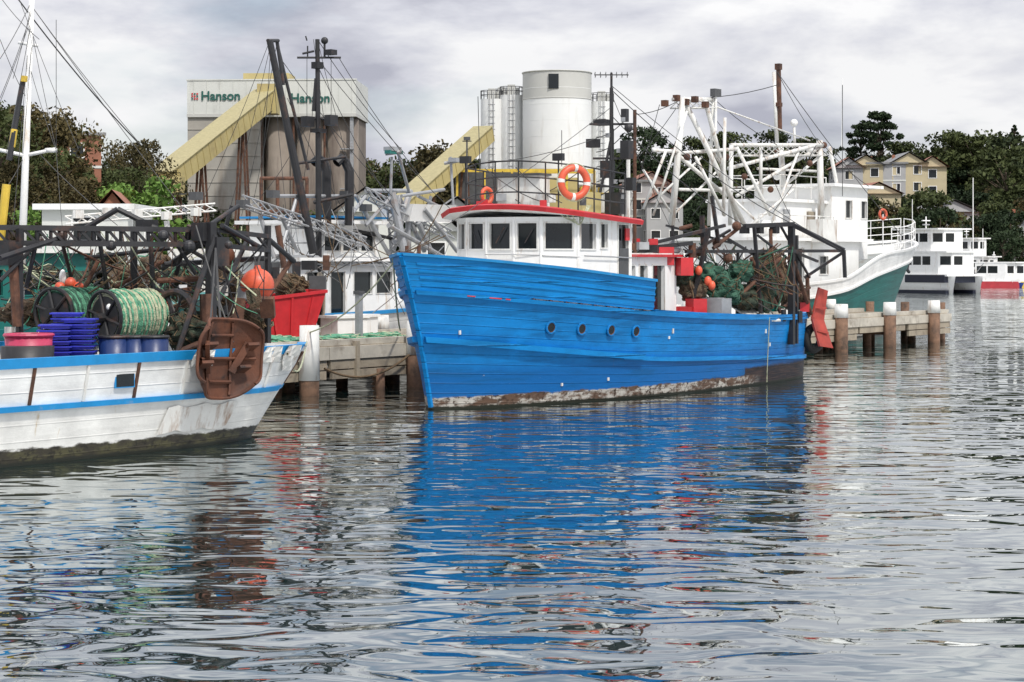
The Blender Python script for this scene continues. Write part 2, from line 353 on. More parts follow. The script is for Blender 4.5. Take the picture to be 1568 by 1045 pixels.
# ============================================================ BLUE TRAWLER
def blue_trawler():
    o=Obj('blue_fishing_trawler',(-1.69,41.6,0),math.radians(60))
    stem=lambda z:-.24*z-.035*z*z if z>0 else -.3*z
    stern=lambda z:15.9+.12*z
    h=Hull(stem,stern,[(0,0),(.02,.28),(.06,.72),(.183,1.46),(.38,2.25),(.64,2.6),(.88,2.5),(.97,2.15),(1,1.8)],
      [(0,0.03),(.015,.30),(.04,.70),(.1,1.34),(.2,2.06),(.36,2.64),(.55,2.85),(.8,2.78),(.93,2.45),(1,1.9)],
      [(0,3.2),(.2,2.85),(.36,2.6),(.55,2.0),(.8,1.65),(1,1.65)])
    zr=herm([(0,2.47),(.2,2.14),(.36,1.92),(.55,1.76),(.8,1.64),(1,1.62)])
    zs=herm([(0,3.22),(.2,2.9),(.36,2.64),(.5,2.5)])
    zlow=herm([(0,1.49),(.15,1.22),(.36,.92),(.6,.78),(1,.55)])
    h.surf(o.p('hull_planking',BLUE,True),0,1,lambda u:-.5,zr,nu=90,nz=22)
    h.cross(o.p('transom',BLUE),1,-.5,1.62)
    bw=o.p('bulwark',BULW,True)
    zlo=lambda u:zr(u)+(0 if u<.13 else .075)
    h.surf(bw,0,.36,zlo,zs,nu=40,nz=8,off=.0); 
    h.surf(o.p('bulwark_inside',WHITE2),0.01,.36,zr,zs,nu=30,nz=3,off=-.07)
    h.surf(o.p('aft_bulwark_inside',BLUEL),.36,1,lambda u:.95,zr,nu=40,nz=3,off=-.1)
    for sd in (1,-1):
        a=.36
        bw.quad(h.pt(a,zr(a),sd,.0),h.pt(a,zr(a),sd,-.07),h.pt(a,zs(a),sd,-.07),h.pt(a,zs(a),sd,.0))
        for k in range(9):
            u=.14+.025*k; q=h.pt(u,zr(u)+.03,sd,-.02); o.p('bulwark_stanchions',RUST).box(q,(.09,.05,.12))
    tr=o.p('rub_rails',BULW)
    h.rail(tr,.004,1,zr,.09,.07); 
    h.rail(tr,.004,.34,zlow,.12,.13); h.rail(tr,.30,1,zlow,.10,.06,dz=-.03)
    for f_,ww in ((.22,.012),(.42,.022),(.6,.014),(.8,.02)):
        h.rail(o.p('bulwark_strakes',BULW),.01,.36,lambda u:zr(u)+(zs(u)-zr(u))*f_,.05,ww)
    h.rail(o.p('bulwark_cap',BLUEL),.0,.36,zs,.06,.05,inn=-.1,dz=.03)
    h.rail(o.p('aft_cap_rail',BULW),.36,1,zr,.05,.05,inn=-.14,dz=.07)
    st=o.p('stem_post',BULW)
    for i in range(12):
        z0=-.3+3.5*i/12;z1=-.3+3.5*(i+1)/12
        st.beam((stem(z0)+.01,0,z0),(stem(z1)+.01,0,z1+.01),.09,.08)
    h.deck(o.p('foredeck',WHITE2),0.01,.36,lambda u:zr(u)-.03); h.deck(o.p('main_deck',DECK),.36,1,lambda u:.95)
    h.cross(o.p('foredeck_bulkhead',WHITE),.36,.95,1.9,off=-.05)
    def solve(px,z):
        lo,hi=0.0,1.0
        for _ in range(40):
            m=(lo+hi)/2; q=o.M@h.pt(m,z,1)
            if 784+F*q.x/q.y<px: lo=m
            else: hi=m
        return lo
    for px,z in ((843,1.68),(890,1.63),(935,1.58),(973,1.53)):
        u=solve(px,z); q=h.pt(u,z,1); q2=h.pt(u,z,1,.1); n=(q2-q).normalized(); n.z=-.12
        o.p('porthole_rims',BLUE).torus(q+n*.02,.125,.025,n,n=24)
        o.p('porthole_glass',GLASS).tube(q-n*.02,q+n*.018,.12,n=24)
        o.p('porthole_inner_rims',RUST).torus(q+n*.02,.10,.012,n,n=24,m=6)
    for px,z in ((704,1.62),(931,.48),(1030,1.5),(860,.42),(1172,1.35),(1178,1.0),(1024,1.35)):
        u=solve(px,z); q=h.pt(u,z,1,.01); o.p('zinc_anodes',WHITE2).box(q,(.05,.03,R.uniform(.06,.14)))
    for px,l in ((715,.2),(748,.3),(772,.12)):
        u=solve(px,2.2); u2=solve(px+l*60,2.2); o.p('scraped_red_primer',RED).beam(h.pt(u,zr(u),1,.072),h.pt(u2,zr(u2),1,.072),.012,.022)
    u=solve(1172,1.4)
    o.p('overboard_rope',GRNP).path([h.pt(u+.002*i,1.7-.15*i,1,.07) for i in range(12)],.012,5)
    W=o.p('wheelhouse_walls',WHITE);G=o.p('wheelhouse_windows',GLASS);FR=o.p('window_frames',WHITE2)
    XA=6.2
    pl=[(XA,1.55),(3.6,1.55),(3.0,.95),(2.85,.35),(2.85,-.35),(3.0,-.95),(3.6,-1.55),(XA,-1.55)]
    zb,zt=3.38,3.94
    for i in range(len(pl)):
        a=pl[i];b=pl[(i+1)%len(pl)]; l=math.dist(a,b); ops=[]
        if i in (2,3,4): ops=[(.09,l-.09,zb,zt)]
        elif i in (1,5): ops=[(.1,l-.12,zb,zt)]
        elif i==0: ops=[(1.5,2.4,zb,zt)]
        elif i==6: ops=[(.12,.82,zb,zt),(1.08,1.4,zb+.03,zt),(1.95,2.45,2.2,zt+.0)]
        else: ops=[(1.0,2.0,zb,zt)]
        wall(W,G,FR,a,b,1.9,4.08,ops,inset=.06,fw=.035)
    o.p('wheelhouse_door',GREYD).box((5.8,-1.57,2.85),(.46,.03,1.1))
    o.p('door_sign',RED).box((5.93,-1.60,3.72),(.2,.03,.28))
    for i in range(8):
        a=Vector((*pl[i],0)); o.p('wheelhouse_corner_trim',WHITE).tube(a+V(0,0,1.9),a+V(0,0,4.08),.028,n=6)
    hr=o.p('handrails',STEEL)
    hr.path([(3.8,-1.62,3.22),(5.2,-1.62,3.20),(6.1,-1.62,3.18)],.016)
    hr.path([(3.62,-1.6,3.2),(3.02,-1.0,3.23),(2.8,-.36,3.25),(2.8,.36,3.25)],.012)
    for a_,b_ in (((2.83,.1,3.5),(2.83,-.12,3.85)),((2.9,-.6,3.5),(2.95,-.78,3.82)),((2.9,.6,3.5),(2.92,.75,3.8))): o.p('wipers',BLACK).tube(a_,b_,.012)
    cx=4.6
    def off(p,k): 
        d=V(p[0]-cx,p[1],0); kx=k if d.x<0 else k*.25
        return (p[0]+ (d.x/abs(d.x) if d.x else 0)*kx*min(1,abs(d.x)/1.2), p[1]+(1 if p[1]>0 else -1)*k*min(1,abs(p[1])/.9))
    def rounded(k):
        pts=[]
        P=[off(p,k) for p in pl]
        for i in range(len(P)):
            a=P[i];b=P[(i+1)%len(P)]
            for t in (0,.33,.66): pts.append((a[0]+(b[0]-a[0])*t,a[1]+(b[1]-a[1])*t))
        return pts
    zc=lambda x,y:.14*(1-(y/1.9)**2)-.045*(x-3)
    def roofring(k,z): return [V(x,y,z+zc(x,y)) for x,y in rounded(k)]
    def strip(b,r0,r1):
        n=len(r0); b.add(r0+r1,[(i,(i+1)%n,n+(i+1)%n,n+i) for i in range(n)])
    r0,r1=roofring(.28,4.08),roofring(.31,4.18)
    strip(o.p('roof_red_edge',RED),r0,r1); strip(o.p('roof_red_edge',RED),r1,roofring(.24,4.21))
    o.p('roof_top',WHITE2).add(roofring(.24,4.21),[tuple(range(24))]); o.p('roof_underside',WHITE).add(roofring(.28,4.08),[tuple(range(24))])
    rr=o.p('roof_railing',BLACK)
    RP=[(6.1,1.45,4.1),(3.8,1.45,4.2),(3.3,.9,4.26),(3.15,.3,4.3),(3.15,-.3,4.3),(3.3,-.9,4.26),(3.8,-1.45,4.2),(6.1,-1.45,4.1)]
    railing(rr,RP,1.03,r=.019,levels=(1,.66,.33),every=.7)
    o.p('flybridge_console',WHITE2).box((3.9,0,4.65),(.45,1.1,.75)); o.p('flybridge_console_top',GREYD).box((3.85,0,5.05),(.55,1.2,.05))
    o.p('flybridge_locker',CREAM).box((5.5,-.1,4.45),(.9,1.6,.5)); o.p('spare_orange_ring',ORANGE,True).torus((4.6,1.38,4.62),.17,.05,(.2,1,0))
    for x,y in ((3.15,.7),(3.2,-.9)): o.p('horn_lights',RED).box((x,y,4.38),(.14,.1,.14))
    for y in (-1.2,1.2):
        o.p('roof_floodlights',BLACK).box((3.35,y,5.4),(.12,.25,.16)); rr.tube((3.35,y,4.25),(3.35,y,5.35),.018)
    for k in range(9): o.p('flybridge_odds',(GREYD,WHITE2,RED,STEEL)[k%4]).box((R.uniform(3.5,5.8),R.uniform(-1.2,1.2),4.35+R.uniform(0,.25)),(R.uniform(.1,.35),R.uniform(.1,.35),R.uniform(.1,.3)),rz=R.uniform(0,3))
    for k in range(6): rr.path(sag((R.uniform(3.3,6),R.uniform(-1.4,1.4),5.2),(R.uniform(3.3,6),R.uniform(-1.4,1.4),4.4),.1,5),.010,4)
    q=o.w(879,279,44.0); nrm=V(-.55,-.8,0)
    LR=o.p('lifebuoy',ORANGE,True); LR.torus(q,.32,.08,nrm,n=40,m=12)
    nn=nrm.normalized(); x=nn.orthogonal().normalized(); y=nn.cross(x)
    for k in range(4):
        a0=math.radians(45+90*k)-.12; pts=[q+(x*math.cos(a0+.06*i)+y*math.sin(a0+.06*i))*.32 for i in range(5)]
        o.p('lifebuoy_bands',WHITE2).path(pts,.084,12)
    o.p('lifebuoy_line',GRNP).torus(q,.42,.012,nn,n=30,m=5)
    hz=o.p('coiled_hose',GRNP)
    for k in range(3): hz.path(sag(o.w(850+12*k,318,43.6),o.w(905-3*k,314,44.2),.30+.05*k),.014,5)
    m=o.p('wheelhouse_mast',BLACK)
    b0=V(6.2,-1.05,4.1)
    m.tube(b0,b0+V(0,0,3.05),.06,.045); m.tube(b0+V(0,.0,3.0),b0+V(0,0,3.4),.03)
    m.tube(b0+V(.35,.15,-.1),b0+V(.05,.0,2.1),.04); m.tube(b0+V(-.3,.3,-.1),b0+V(0,0,1.9),.035)
    for dz,l in ((2.2,.5),(1.4,.42),(.75,.35)):
        m.beam(b0+V(-l*.5,l*.9,dz),b0+V(l*.5,-l*.9,dz),.05,.05)
    m.box(b0+V(.1,-.35,1.6),(.26,.22,.42)); m.box(b0+V(-.25,.35,1.75),(.25,.25,.2)); m.box(b0+V(.2,-.4,.8),(.2,.2,.3))
    m.box(b0+V(.05,.28,2.25),(.3,.3,.14)); m.box(b0+V(.1,-.3,2.4),(.14,.14,.3)); m.box(b0+V(0,-.1,.35),(.3,.4,.5))
    m.box(b0+V(.0,.1,1.15),(.28,.25,.4)); m.sphere(b0+V(.05,-.42,2.1),.1)
    for k in range(6): o.p('mast_lamps',STEEL).box(b0+V(.1*(k%2)-.05,-.3+.6*((k*7)%5)/5,.5+.36*k),(.1,.1,.1))
    for k in range(5): m.path(sag(b0+V(.1,-.3,2.3-.3*k),b0+V(-.1,.35,1.9-.35*k),.1,5),.01,4)
    ya=o.p('tv_antenna',WIRE); t=b0+V(0,0,3.35); d=V(.5,-.866,0)
    ya.tube(t-d*.4,t+d*.4,.014)
    for k in range(7): c=t+d*(-.38+.125*k); s_=V(.866,.5,.25)*(.24-.015*k); ya.tube(c-s_,c+s_,.009)
    for k in range(7): c=t+d*(-.38+.125*k); ya.tube(c-V(0,0,.07),c+V(0,0,.07),.008)
    rp=o.p('rust_pole',RUST); a=o.w(972,168,47.5); rp.tube((a.x,a.y,2.9),a,.045); 
    a2=o.w(962,235,47.3); o.p('white_pole',WHITE2).tube((a2.x,a2.y,2.9),a2,.05)
    wi=o.p('rigging_wires',WIRE)
    wi.path(sag(b0+V(0,0,3.0),o.w(1212,342,51.5),.25),.012,4); wi.path(sag(b0+V(0,0,2.4),o.w(1140,345,50.2),.2),.012,4)
    wi.path(sag(b0+V(0,0,2.6),(-1.0,0,3.3),.1),.008,4); wi.path(sag(b0+V(0,0,2.0),(3.2,.5,5.3),.1),.008,4)
    wi.path(sag(b0+V(0,0,3.1),o.w(1290,384,50.6),.2),.009,4); wi.path(sag(b0+V(0,0,2.9),o.w(1045,385,48.8),.1),.009,4)
    wi.tube((4.2,1.3,4.3),(4.15,1.35,6.9),.009); wi.tube((3.5,-1.2,5.2),(3.5,-1.2,6.0),.008)
    W2=o.p('deckhouse_walls',WHITE)
    wall(W2,G,FR,(XA+.01,-1.3),(9.1,-1.3),.95,3.2,[(.3,.7,2.3,3.0),(.95,1.35,1.5,3.0),(1.65,2.3,1.2,3.0)],inset=.08)
    wall(W2,G,FR,(9.1,-1.3),(9.1,1.3),.95,3.2,[(.9,1.6,1.0,2.8)]); wall(W2,G,FR,(9.1,1.3),(XA+.01,1.3),.95,3.2)
    o.p('deckhouse_roof',RED).box((7.85,0,3.235),(2.9,2.9,.06)); o.p('deckhouse_roof_top',WHITE2).box((7.85,0,3.28),(2.8,2.8,.03))
    for k in range(12): o.p('roof_gear',(BLACK,RUST,STEEL,RED)[k%4]).box((R.uniform(6.7,8.9),R.uniform(-1.2,.6),3.4+R.uniform(0,.3)),(R.uniform(.15,.5),R.uniform(.1,.4),R.uniform(.15,.4)),rz=R.uniform(0,3))
    q=o.w(1029,470,49.0); o.p('white_post',WHITE).tube((q.x,q.y,.95),(q.x,q.y,3.1),.11,n=10)
    c=V(q.x,q.y,3.1); sv=o.p('vent_cowl',STEEL,True); sv.tube(c,c+V(0,0,.2),.12,.12,12); sv.sphere(c+V(0,0,.28),.22,sc_=(1,1,.6)); sv.tube(c+V(0,0,.33),c+V(0,0,.55),.07,n=10)
    o.p('winch_house',WHITE2).box(V(9.9,.4,1.7),(.9,1.3,1.5))
    g=o.p('aft_gallows',BLACK); rs=o.p('rusty_gear',RUST); rd=o.p('red_deck_gear',RED)
    W_=lambda px,py,Y:o.w(px,py,Y)
    for a,b,Y1,Y2,wd in (((1140,346),(1215,343),50.3,51.5,.11),((1216,345),(1292,383),51.3,50.6,.11),((1050,385),(1292,384),48.8,52.6,.08),
        ((1085,350),(1060,470),49,49,.09),((1155,348),(1165,480),50.4,50.4,.08),((1292,383),(1294,425),50.6,50.6,.08),((1118,352),(1050,392),50,49,.06),
        ((1290,387),(1232,425),52.6,52.4,.07),((1215,385),(1252,400),51.5,52.6,.06),((1075,330),(1078,400),49.4,49.4,.10),((1000,372),(1110,345),48.5,49.6,.08),((990,380),(1060,372),48.4,48.9,.10),((1160,360),(1212,400),50.5,51.5,.05),((1090,300),(1100,370),49.6,49.6,.08),((1020,345),(1120,372),49,50,.05),((1030,392),(1030,345),49,49,.06),
        ((1105,360),(1180,405),49.8,50.8,.06),((1130,385),(1128,470),50,50,.06),((1195,345),(1240,425),51.2,52.4,.05)):
        g.beam(W_(*a,Y1),W_(*b,Y2),wd)
    p=W_(1212,342,51.5); g.beam((p.x,p.y,.95),p,.15); p=W_(1219,360,52.0); g.beam((p.x,p.y,.95),p,.1)
    for a,b,Y1,Y2,r_ in (((1215,400),(1242,480),51.5,53,.06),((1195,395),(1130,455),51,50,.05),((1150,395),(1195,478),50.3,51.3,.05),((1125,440),(1175,392),50.2,50.6,.04),
        ((1092,380),(1130,350),49.5,50,.05),((1180,350),(1183,470),51,51,.05),((1236,420),(1238,485),53,53,.06),((1060,372),(1060,395),49,49,.1),((1040,350),(1060,345),49,49,.05),((1112,455),(1050,400),49.8,49,.04),((1220,470),(1185,400),52,51,.04),((1240,440),(1200,470),53,52,.04)):
        rs.tube(W_(*a,Y1),W_(*b,Y2),r_)
    for px,py,Y in ((1000,372,48.6),(1048,408,48.8),(1016,392,48.7),(1232,470,52.8),(1066,470,49)): rd.box(W_(px,py,Y),(R.uniform(.25,.5),R.uniform(.2,.4),R.uniform(.2,.45)),rz=R.uniform(0,2))
    for px in (1140,1162,1186): g.box(W_(px,352,50.4+(px-1140)*.015),(.24,.18,.18))
    for px,py in ((1128,346),(1098,372),(1078,352),(1005,392),(1052,420),(1070,385),(1115,395)): rs.sphere(W_(px,py,49.8),.12,n=10,m=8)
    nb=o.p('hanging_net',NETD,True); nr=o.p('hanging_net_ropes',GRNP); nr2=o.p('hanging_net_strands',BRNR); nb2=o.p('brown_net_pile',NETB,True); gs=o.p('green_strands',GRND); gb=o.p('green_net_bundle',GRND,True)
    netlump(nb,W_(1168,432,50.8),.58,(.7,.6,1.4),nr2,8,gs); netlump(nb2,W_(1192,425,51.6),.42,(.7,.6,1.5),nr2,5)
    netlump(gb,W_(1110,445,49.8),.52,(1.2,.8,.8),gs,8,nr2); netlump(nb2,W_(1062,445,49.3),.38,(1,.9,.8),nr2,4); netlump(gb,W_(1085,420,49.6),.40,(1.1,1,.7),gs,5,nr2)
    netlump(nb,W_(1142,455,50.6),.48,(1.2,.8,.7),nr2,4); netlump(nb2,W_(1215,455,53),.40,(1,1,.9),nr2,4); netlump(gb,W_(1135,415,50.2),.36,(1.1,.8,.8),gs,5,nr2); netlump(nb,W_(1048,420,49.2),.30,(1,1,1),gs,4)
    for px,py in ((1084,430),(1090,437),(1070,414)): o.p('orange_floats',ORANGE,True).sphere(W_(px,py,48.95),.09,sc_=(1,1,1.3))
    for i in range(54):
        a=W_(R.uniform(1040,1215),R.uniform(370,395),50.5); b=W_(R.uniform(1040,1230),R.uniform(420,480),50.3)
        (rs,nr2,g,gs)[i%4].path(sag(a,b,R.uniform(0,.3),6),R.choice((.009,.013,.020)),4)
    o.p('fish_box',STEEL).box(W_(1090,472,49.3),(.6,.8,.5)); o.p('fish_box',STEEL).box(W_(1085,457,49.6),(.9,.9,.06))
    q=W_(1155,478,50.6); o.p('sorting_tray',WHITE2).box(q,(1.1,.9,.04),M=Matrix.Rotation(math.radians(60),3,'Z')@Matrix.Rotation(math.radians(-22),3,'Y'))
    o.p('red_hatch',RED).box(W_(1052,480,49.2),(.7,.6,.35))
    for px,py in ((1130,478),(1200,480),(1180,484),(1225,482)): o.p('deck_bollards',BLACK).tube(W_(px,py+12,51),W_(px,py-6,51),.07)
    td=o.p('red_trawl_door',mat('red_oxide_plate',(.33,.042,.028),.6,var=.3,stain=(.12,.04,.03),samt=.5))
    td.quad(W_(1254,440,53.2),W_(1268,445,53.4),W_(1262,490,53.4),W_(1243,488,53.0)); td.quad(W_(1243,488,53.0),W_(1262,490,53.4),W_(1276,533,53.4),W_(1255,530,53.0))
    td.beam(W_(1254,440,53.1),W_(1243,488,52.95),.05); td.beam(W_(1243,488,52.95),W_(1255,530,52.95),.05); td.beam(W_(1246,470,53),W_(1265,472,53.3),.05); td.beam(W_(1248,505,53),W_(1268,510,53.3),.05)
    o.p('tyre_fender',RUBBER,True).torus(W_(1246,518,53.4),.30,.11,V(-.3,-1,0),n=24); o.p('tyre_rope',WIRE).tube(W_(1246,505,53.4),W_(1246,488,53.4),.015)
    rp=o.p('mooring_lines',GRNP); 
    rp.path(sag(h.pt(.03,3.2,-1),o.Mi@V(-2.75,49,1.4),.25),.02,5); rp.path(sag(h.pt(.1,3.1,-1),o.Mi@V(-4.9,46.1,1.4),.3),.018,5)
    fd=o.p('stem_fairlead',RUST); fd.box((-.95,0,3.27),(.2,.2,.06)); fd.tube((-.7,.15,3.2),(-.7,.15,3.42),.04); fd.tube((-.7,-.15,3.2),(-.7,-.15,3.42),.04)
    for s_ in (-.45,0,.45): o.p('anchor_winch',RUST).tube((.9,s_,2.85),(.9,s_+.25,2.85),.18,n=12)
    o.done()
blue_trawler()
# ============================================================ LEFT WHITE TRAWLER
def left_trawler():
    o=Obj('white_fishing_trawler',(-5.35,36.9,0),math.atan2(-.79,-.613))
    HM=hullmat('white_hull_paint',(.72,.72,.69),boot=(.07,.065,.03),boot2=(.035,.03,.02),bz=.24,planks=5,rust=(.45,.33,.16),ramt=.6,seamk=.12,grime=.16,chips=0)
    BWM=hullmat('white_bulwark_paint',(.74,.75,.74),bz=-2,planks=3,rust=(.3,.22,.13),ramt=.35,seamk=.25,grime=.13,chips=0)
    h=Hull(lambda z:17+.4*z,lambda z:.75-.62*z,[(0,0),(.2,1.6),(.4,2.35),(.7,2.45),(.9,2.25),(.97,1.9),(1,1.5)],
       [(0,0),(.05,1.2),(.2,2.3),(.4,2.75),(.8,2.75),(.93,2.6),(.98,2.25),(1,1.8)],[(0,2.6),(.4,1.6),(1,1.6)])
    zt=lambda u:1.6+max(0,.35-u)*3; zb=lambda u:.88+max(0,.35-u)*2
    h.surf(o.p('hull',HM,True),0,1,lambda u:-.4,zb,nu=70,nz=10,vs=1)
    h.surf(o.p('bulwark',BWM,True),0,1,zb,zt,nu=70,nz=4); h.surf(o.p('bulwark_inside',WHITE2),0.02,1,lambda u:.8,zt,nu=40,nz=2,off=-.08)
    h.cross(o.p('transom',HM),1,-.4,.88); h.cross(o.p('transom_upper',BWM),1,.88,1.6)
    t=o.p('blue_stripes',BLUEL); h.rail(t,.01,1,zb,.085,.07); h.rail(t,.01,1,zt,.15,.04,inn=-.12,dz=-.03)
    def vx(x,z,off):
        u=(h.stem(z)-x)/(h.stem(z)-h.stern(z)); return h.pt(u,z,-1,off)
    for k in range(9):
        x=.3+1.05*k
        o.p('bulwark_ribs',WHITE2 if k%2 else RUST).beam(vx(x,.93,.015),vx(x,1.5,.015),.05,.03)
    o.p('freeing_port',GLASS).box(vx(4.75,1.22,.012),(.36,.03,.2)); o.p('freeing_port_frame',BLUEL).box(vx(4.75,1.22,.004),(.40,.03,.24))
    w=o.w
    o.p('hull_patch',WHITE2).grid([[h.pt(.80+.1*i/8,.72-.42*j/4+.03*math.sin(i*2+j),-1,.03+.02*noise.noise(V(i,j,0))) for j in range(5)] for i in range(9)])
    for x in (.6,1.2,2.9): 
        o.p('rag_over_rail',WHITE2).grid([[vx(x+.09*i+.03*math.sin(j),1.64-.09*j,.06+.03*math.sin(i*1.7+j)) for j in range(6 if x<1 else 4)] for i in range(6)])
    ob=o.p('otter_board',RUSTB,True); rows=[]
    c=w(356,550,33.0)+V(0,.38,0); c=w(356,550,(o.M@c).y)
    ax=V(1,.12,0).normalized()
    for j in range(25):
        v=-1+2*j/24; r=[]
        for i in range(29):
            a=-1+2*i/28; wd=.90*(1-abs(v)**6*.22)
            top_=.66*(1-abs(a)**5*.22)
            if v<0: top_=.66*(1-abs(a)**3.2*.40)
            r.append(c+ax*(-a*wd*.92)+V(0,1,0)*(-.34*(1-a*a)+.05*v-.05*math.cos(v*1.6))+V(0,0,v*top_+.05*(-a)*(1 if v<0 else .6)))
        rows.append(r)
    ob.grid(rows)
    rb=o.p('otter_board_ribs',RUSTB)
    for i in (9,19): rb.path([rows[j][i]+V(0,.03,0) for j in range(1,24)],.03,5)
    for j in (0,24): rb.path([rows[j][i] for i in range(29)],.028,6)
    for i in (0,28): rb.path([rows[j][i] for j in range(25)],.028,6)
    for j,i0,i1 in ((5,9,19),(12,2,26),(19,9,19)): rb.path([rows[j][i]+V(0,.05,0) for i in range(i0,i1+1)],.03,5)
    for i,j in ((5,9),(8,15),(22,8),(24,15)): rb.beam(rows[j][i]+V(0,.02,0),rows[j][i]+V(.04,.22,.1),.22,.05)
    rb.beam(rows[8][19]+V(0,.06,0),rows[17][23]+V(0,.12,0),.07,.12); rb.beam(rows[8][9]+V(0,.06,0),rows[17][5]+V(0,.12,0),.07,.12)
    ch=o.p('chains_and_wires',WIRE); top=w(330,380,34)
    ch.path(sag(rows[24][14],top,.03),.02,5); ch.path(sag(rows[24][6],top,.05),.015,5); ch.path(sag(rows[17][20],w(300,345,34),.05),.015,5)
    g=o.p('net_gantry',BLACK); rs=o.p('rusty_supports',RUST)
    A=w(-10,348,33.5);Bp=w(330,352,35);C=w(412,362,37.0)
    for dz in (0,-.26):
        g.beam(A+V(0,0,dz),Bp+V(0,0,dz),.09); g.beam(Bp+V(0,0,dz),C+V(0,0,dz),.08)
    for k in range(16):
        a=A.lerp(Bp,k/16);b=A.lerp(Bp,(k+1)/16); g.beam(a,b-V(0,0,.26),.045); g.beam(a,a-V(0,0,.26),.045)
    for k in range(4):
        a=Bp.lerp(C,k/4);b=Bp.lerp(C,(k+1)/4); g.beam(a,b-V(0,0,.26),.04)
    for px,Y,pt_ in ((323,34.6,340),(30,33.6,350),(410,37,345),(205,35,350)):
        p=w(px,pt_,Y); g.beam((p.x,p.y,.8),p,.14 if px==323 else .09)
    g.box(w(312,355,34.7),(.32,.3,.32)); g.box(w(15,388,33.5),(.3,.3,.4)); g.box(w(225,345,35),(.35,.2,.2)); g.box(w(334,385,34.7),(.3,.25,.5))
    for a,b,Y1,Y2,r_ in (((330,360),(270,545),34.6,34,.05),((312,370),(250,410),34.6,36,.05),((150,352),(165,450),34.5,35,.04),((90,372),(150,372),34,34.4,.06),((410,365),(450,400),37,38,.05),
         ((340,345),(410,385),35,37,.045),((60,350),(40,440),33.8,34,.04),((230,360),(236,470),35,35,.045),((180,320),(130,350),35,35,.05),((180,320),(240,350),35,35,.05),((0,395),(90,365),33,34,.05),((355,315),(345,350),36,36,.04),((320,345),(365,315),35,36,.04),((255,350),(300,420),35,35,.035),((0,430),(60,370),33,34,.035),
         ((250,405),(410,395),35.5,37,.05),((130,395),(260,380),35.5,35.5,.04),((270,370),(390,440),35.4,37,.04),((380,365),(330,470),36.8,35,.045),((90,350),(110,430),34.2,35.5,.035),((290,345),(270,420),35,35.5,.04)):
        g.tube(w(*a,Y1),w(*b,Y2),r_)
    for a,b,Y1,Y2,r_ in (((20,400),(26,500),33.5,33.5,.08),((315,450),(318,520),34.4,34.4,.11),((318,520),(270,540),34.4,34,.05),((150,400),(120,460),35,35,.04),((240,430),(330,425),35,35.2,.05),((445,400),(400,470),38,37.5,.05),((175,440),(250,400),35,35.5,.035)):
        rs.tube(w(*a,Y1),w(*b,Y2),r_)
    for px in (60,95,170,250,290,350): g.sphere(w(px,R.uniform(358,380),34.3),R.uniform(.07,.11),n=10,m=8) 
    reel(o,w(84,478,34.4),w(150,474,35.4),.38,'net_reel',GRN,GRND,GRND,flr=1.1)
    reel(o,w(162,486,34.1),w(236,482,34.9),.42,'rope_reel',GRNP,GRN,GRNP,flr=1.08)
    g.torus(w(268,480,34.6),.38,.06,V(1,.2,0),n=24)
    for k in range(6):
        an=k*math.pi/3; c0=w(268,480,34.6); g.tube(c0,c0+V(.0,math.cos(an),math.sin(an))*.38,.025)
    nb=o.p('net_pile',NETB,True); nr=o.p('net_ropes',GRNP); nr2=o.p('net_strands',BRNR); ng=o.p('green_net_pile',GRN,True); nk=o.p('dark_net_pile',NETD,True); gs=o.p('green_strands',GRN)
    netlump(ng,w(112,445,36.6),.3,(1.6,1.2,.5),gs,5,nr); netlump(nb,w(200,430,37.5),.42,(1.2,1,.7),nr2,7,nr); netlump(nb,w(38,478,35),.38,(1.2,1,.6),nr2,5)
    netlump(nk,w(292,508,34.6),.42,(.9,1,.9),nr2,6); netlump(nb,w(385,495,37.2),.4,(1,1,.8),nr2,7,nr); netlump(nk,w(130,432,37.8),.42,(1.6,1,.5),nr2,4)
    netlump(nk,w(280,430,37),.35,(1,1,1.1),nr2,5,gs); netlump(nb,w(350,450,37.4),.4,(.8,.8,1.3),nr2,6); netlump(nk,w(60,425,36.5),.35,(1.3,1,.6),nr2,5,nr)
    netlump(nb,w(240,410,37.6),.34,(1.2,1,.8),nr2,6,gs); netlump(nk,w(165,405,37.8),.32,(1.3,1,.7),nr2,5)
    for px,py in ((108,433),(92,440),(250,465),(120,440)): o.p('red_floats',ORANGE,True).sphere(w(px,py,35),.10)
    o.p('white_float',WHITE,True).sphere(w(96,424,35.2),.09,sc_=(.7,.7,1.5)); o.p('white_float',WHITE,True).sphere(w(168,470,34),.06); 
    cr=o.p('stacked_crates',CRATE)
    for k in range(16):
        z=.88+k*.088; q=w(124,520,32.9); 
        for qx,qr,kk in ((q,-.9,15),(w(84,520,32.6),-.75,14),(w(104,520,33.3),-.8,16)):
            if k>=kk: continue
            j=R.uniform(-.03,.03)
            cr.box((qx.x+j,qx.y,z),(.46,.36,.045),rz=qr+j); cr.box((qx.x+j,qx.y,z+.032),(.54,.44,.022),rz=qr+j)
    for px,rad in ((176,.27),(236,.24),(207,.2)):
        q=w(px,540,33.0); o.p('tubs',NAVY,True).tube((q.x,q.y,.8),(q.x,q.y,1.85),rad*.85,rad,n=20); o.p('tub_rims',BLACK).torus((q.x,q.y,1.85),rad,.025,(0,0,1),m=5)
    q=w(44,530,31.9); o.p('pink_basket',PINK,True).tube((q.x,q.y,1.0),(q.x,q.y,1.92),.32,.38,n=20); o.p('pink_basket_rim',PINK).torus((q.x,q.y,1.92),.38,.03,(0,0,1),m=6); o.p('pink_basket_contents',NETD,True).sphere((q.x,q.y,1.86),.33,sc_=(1,1,.25),disp=.3)
    q=w(42,530,31.5); o.p('dark_tub',BLACK,True).tube((q.x,q.y,1.0),(q.x,q.y,1.76),.38,.42,n=20)
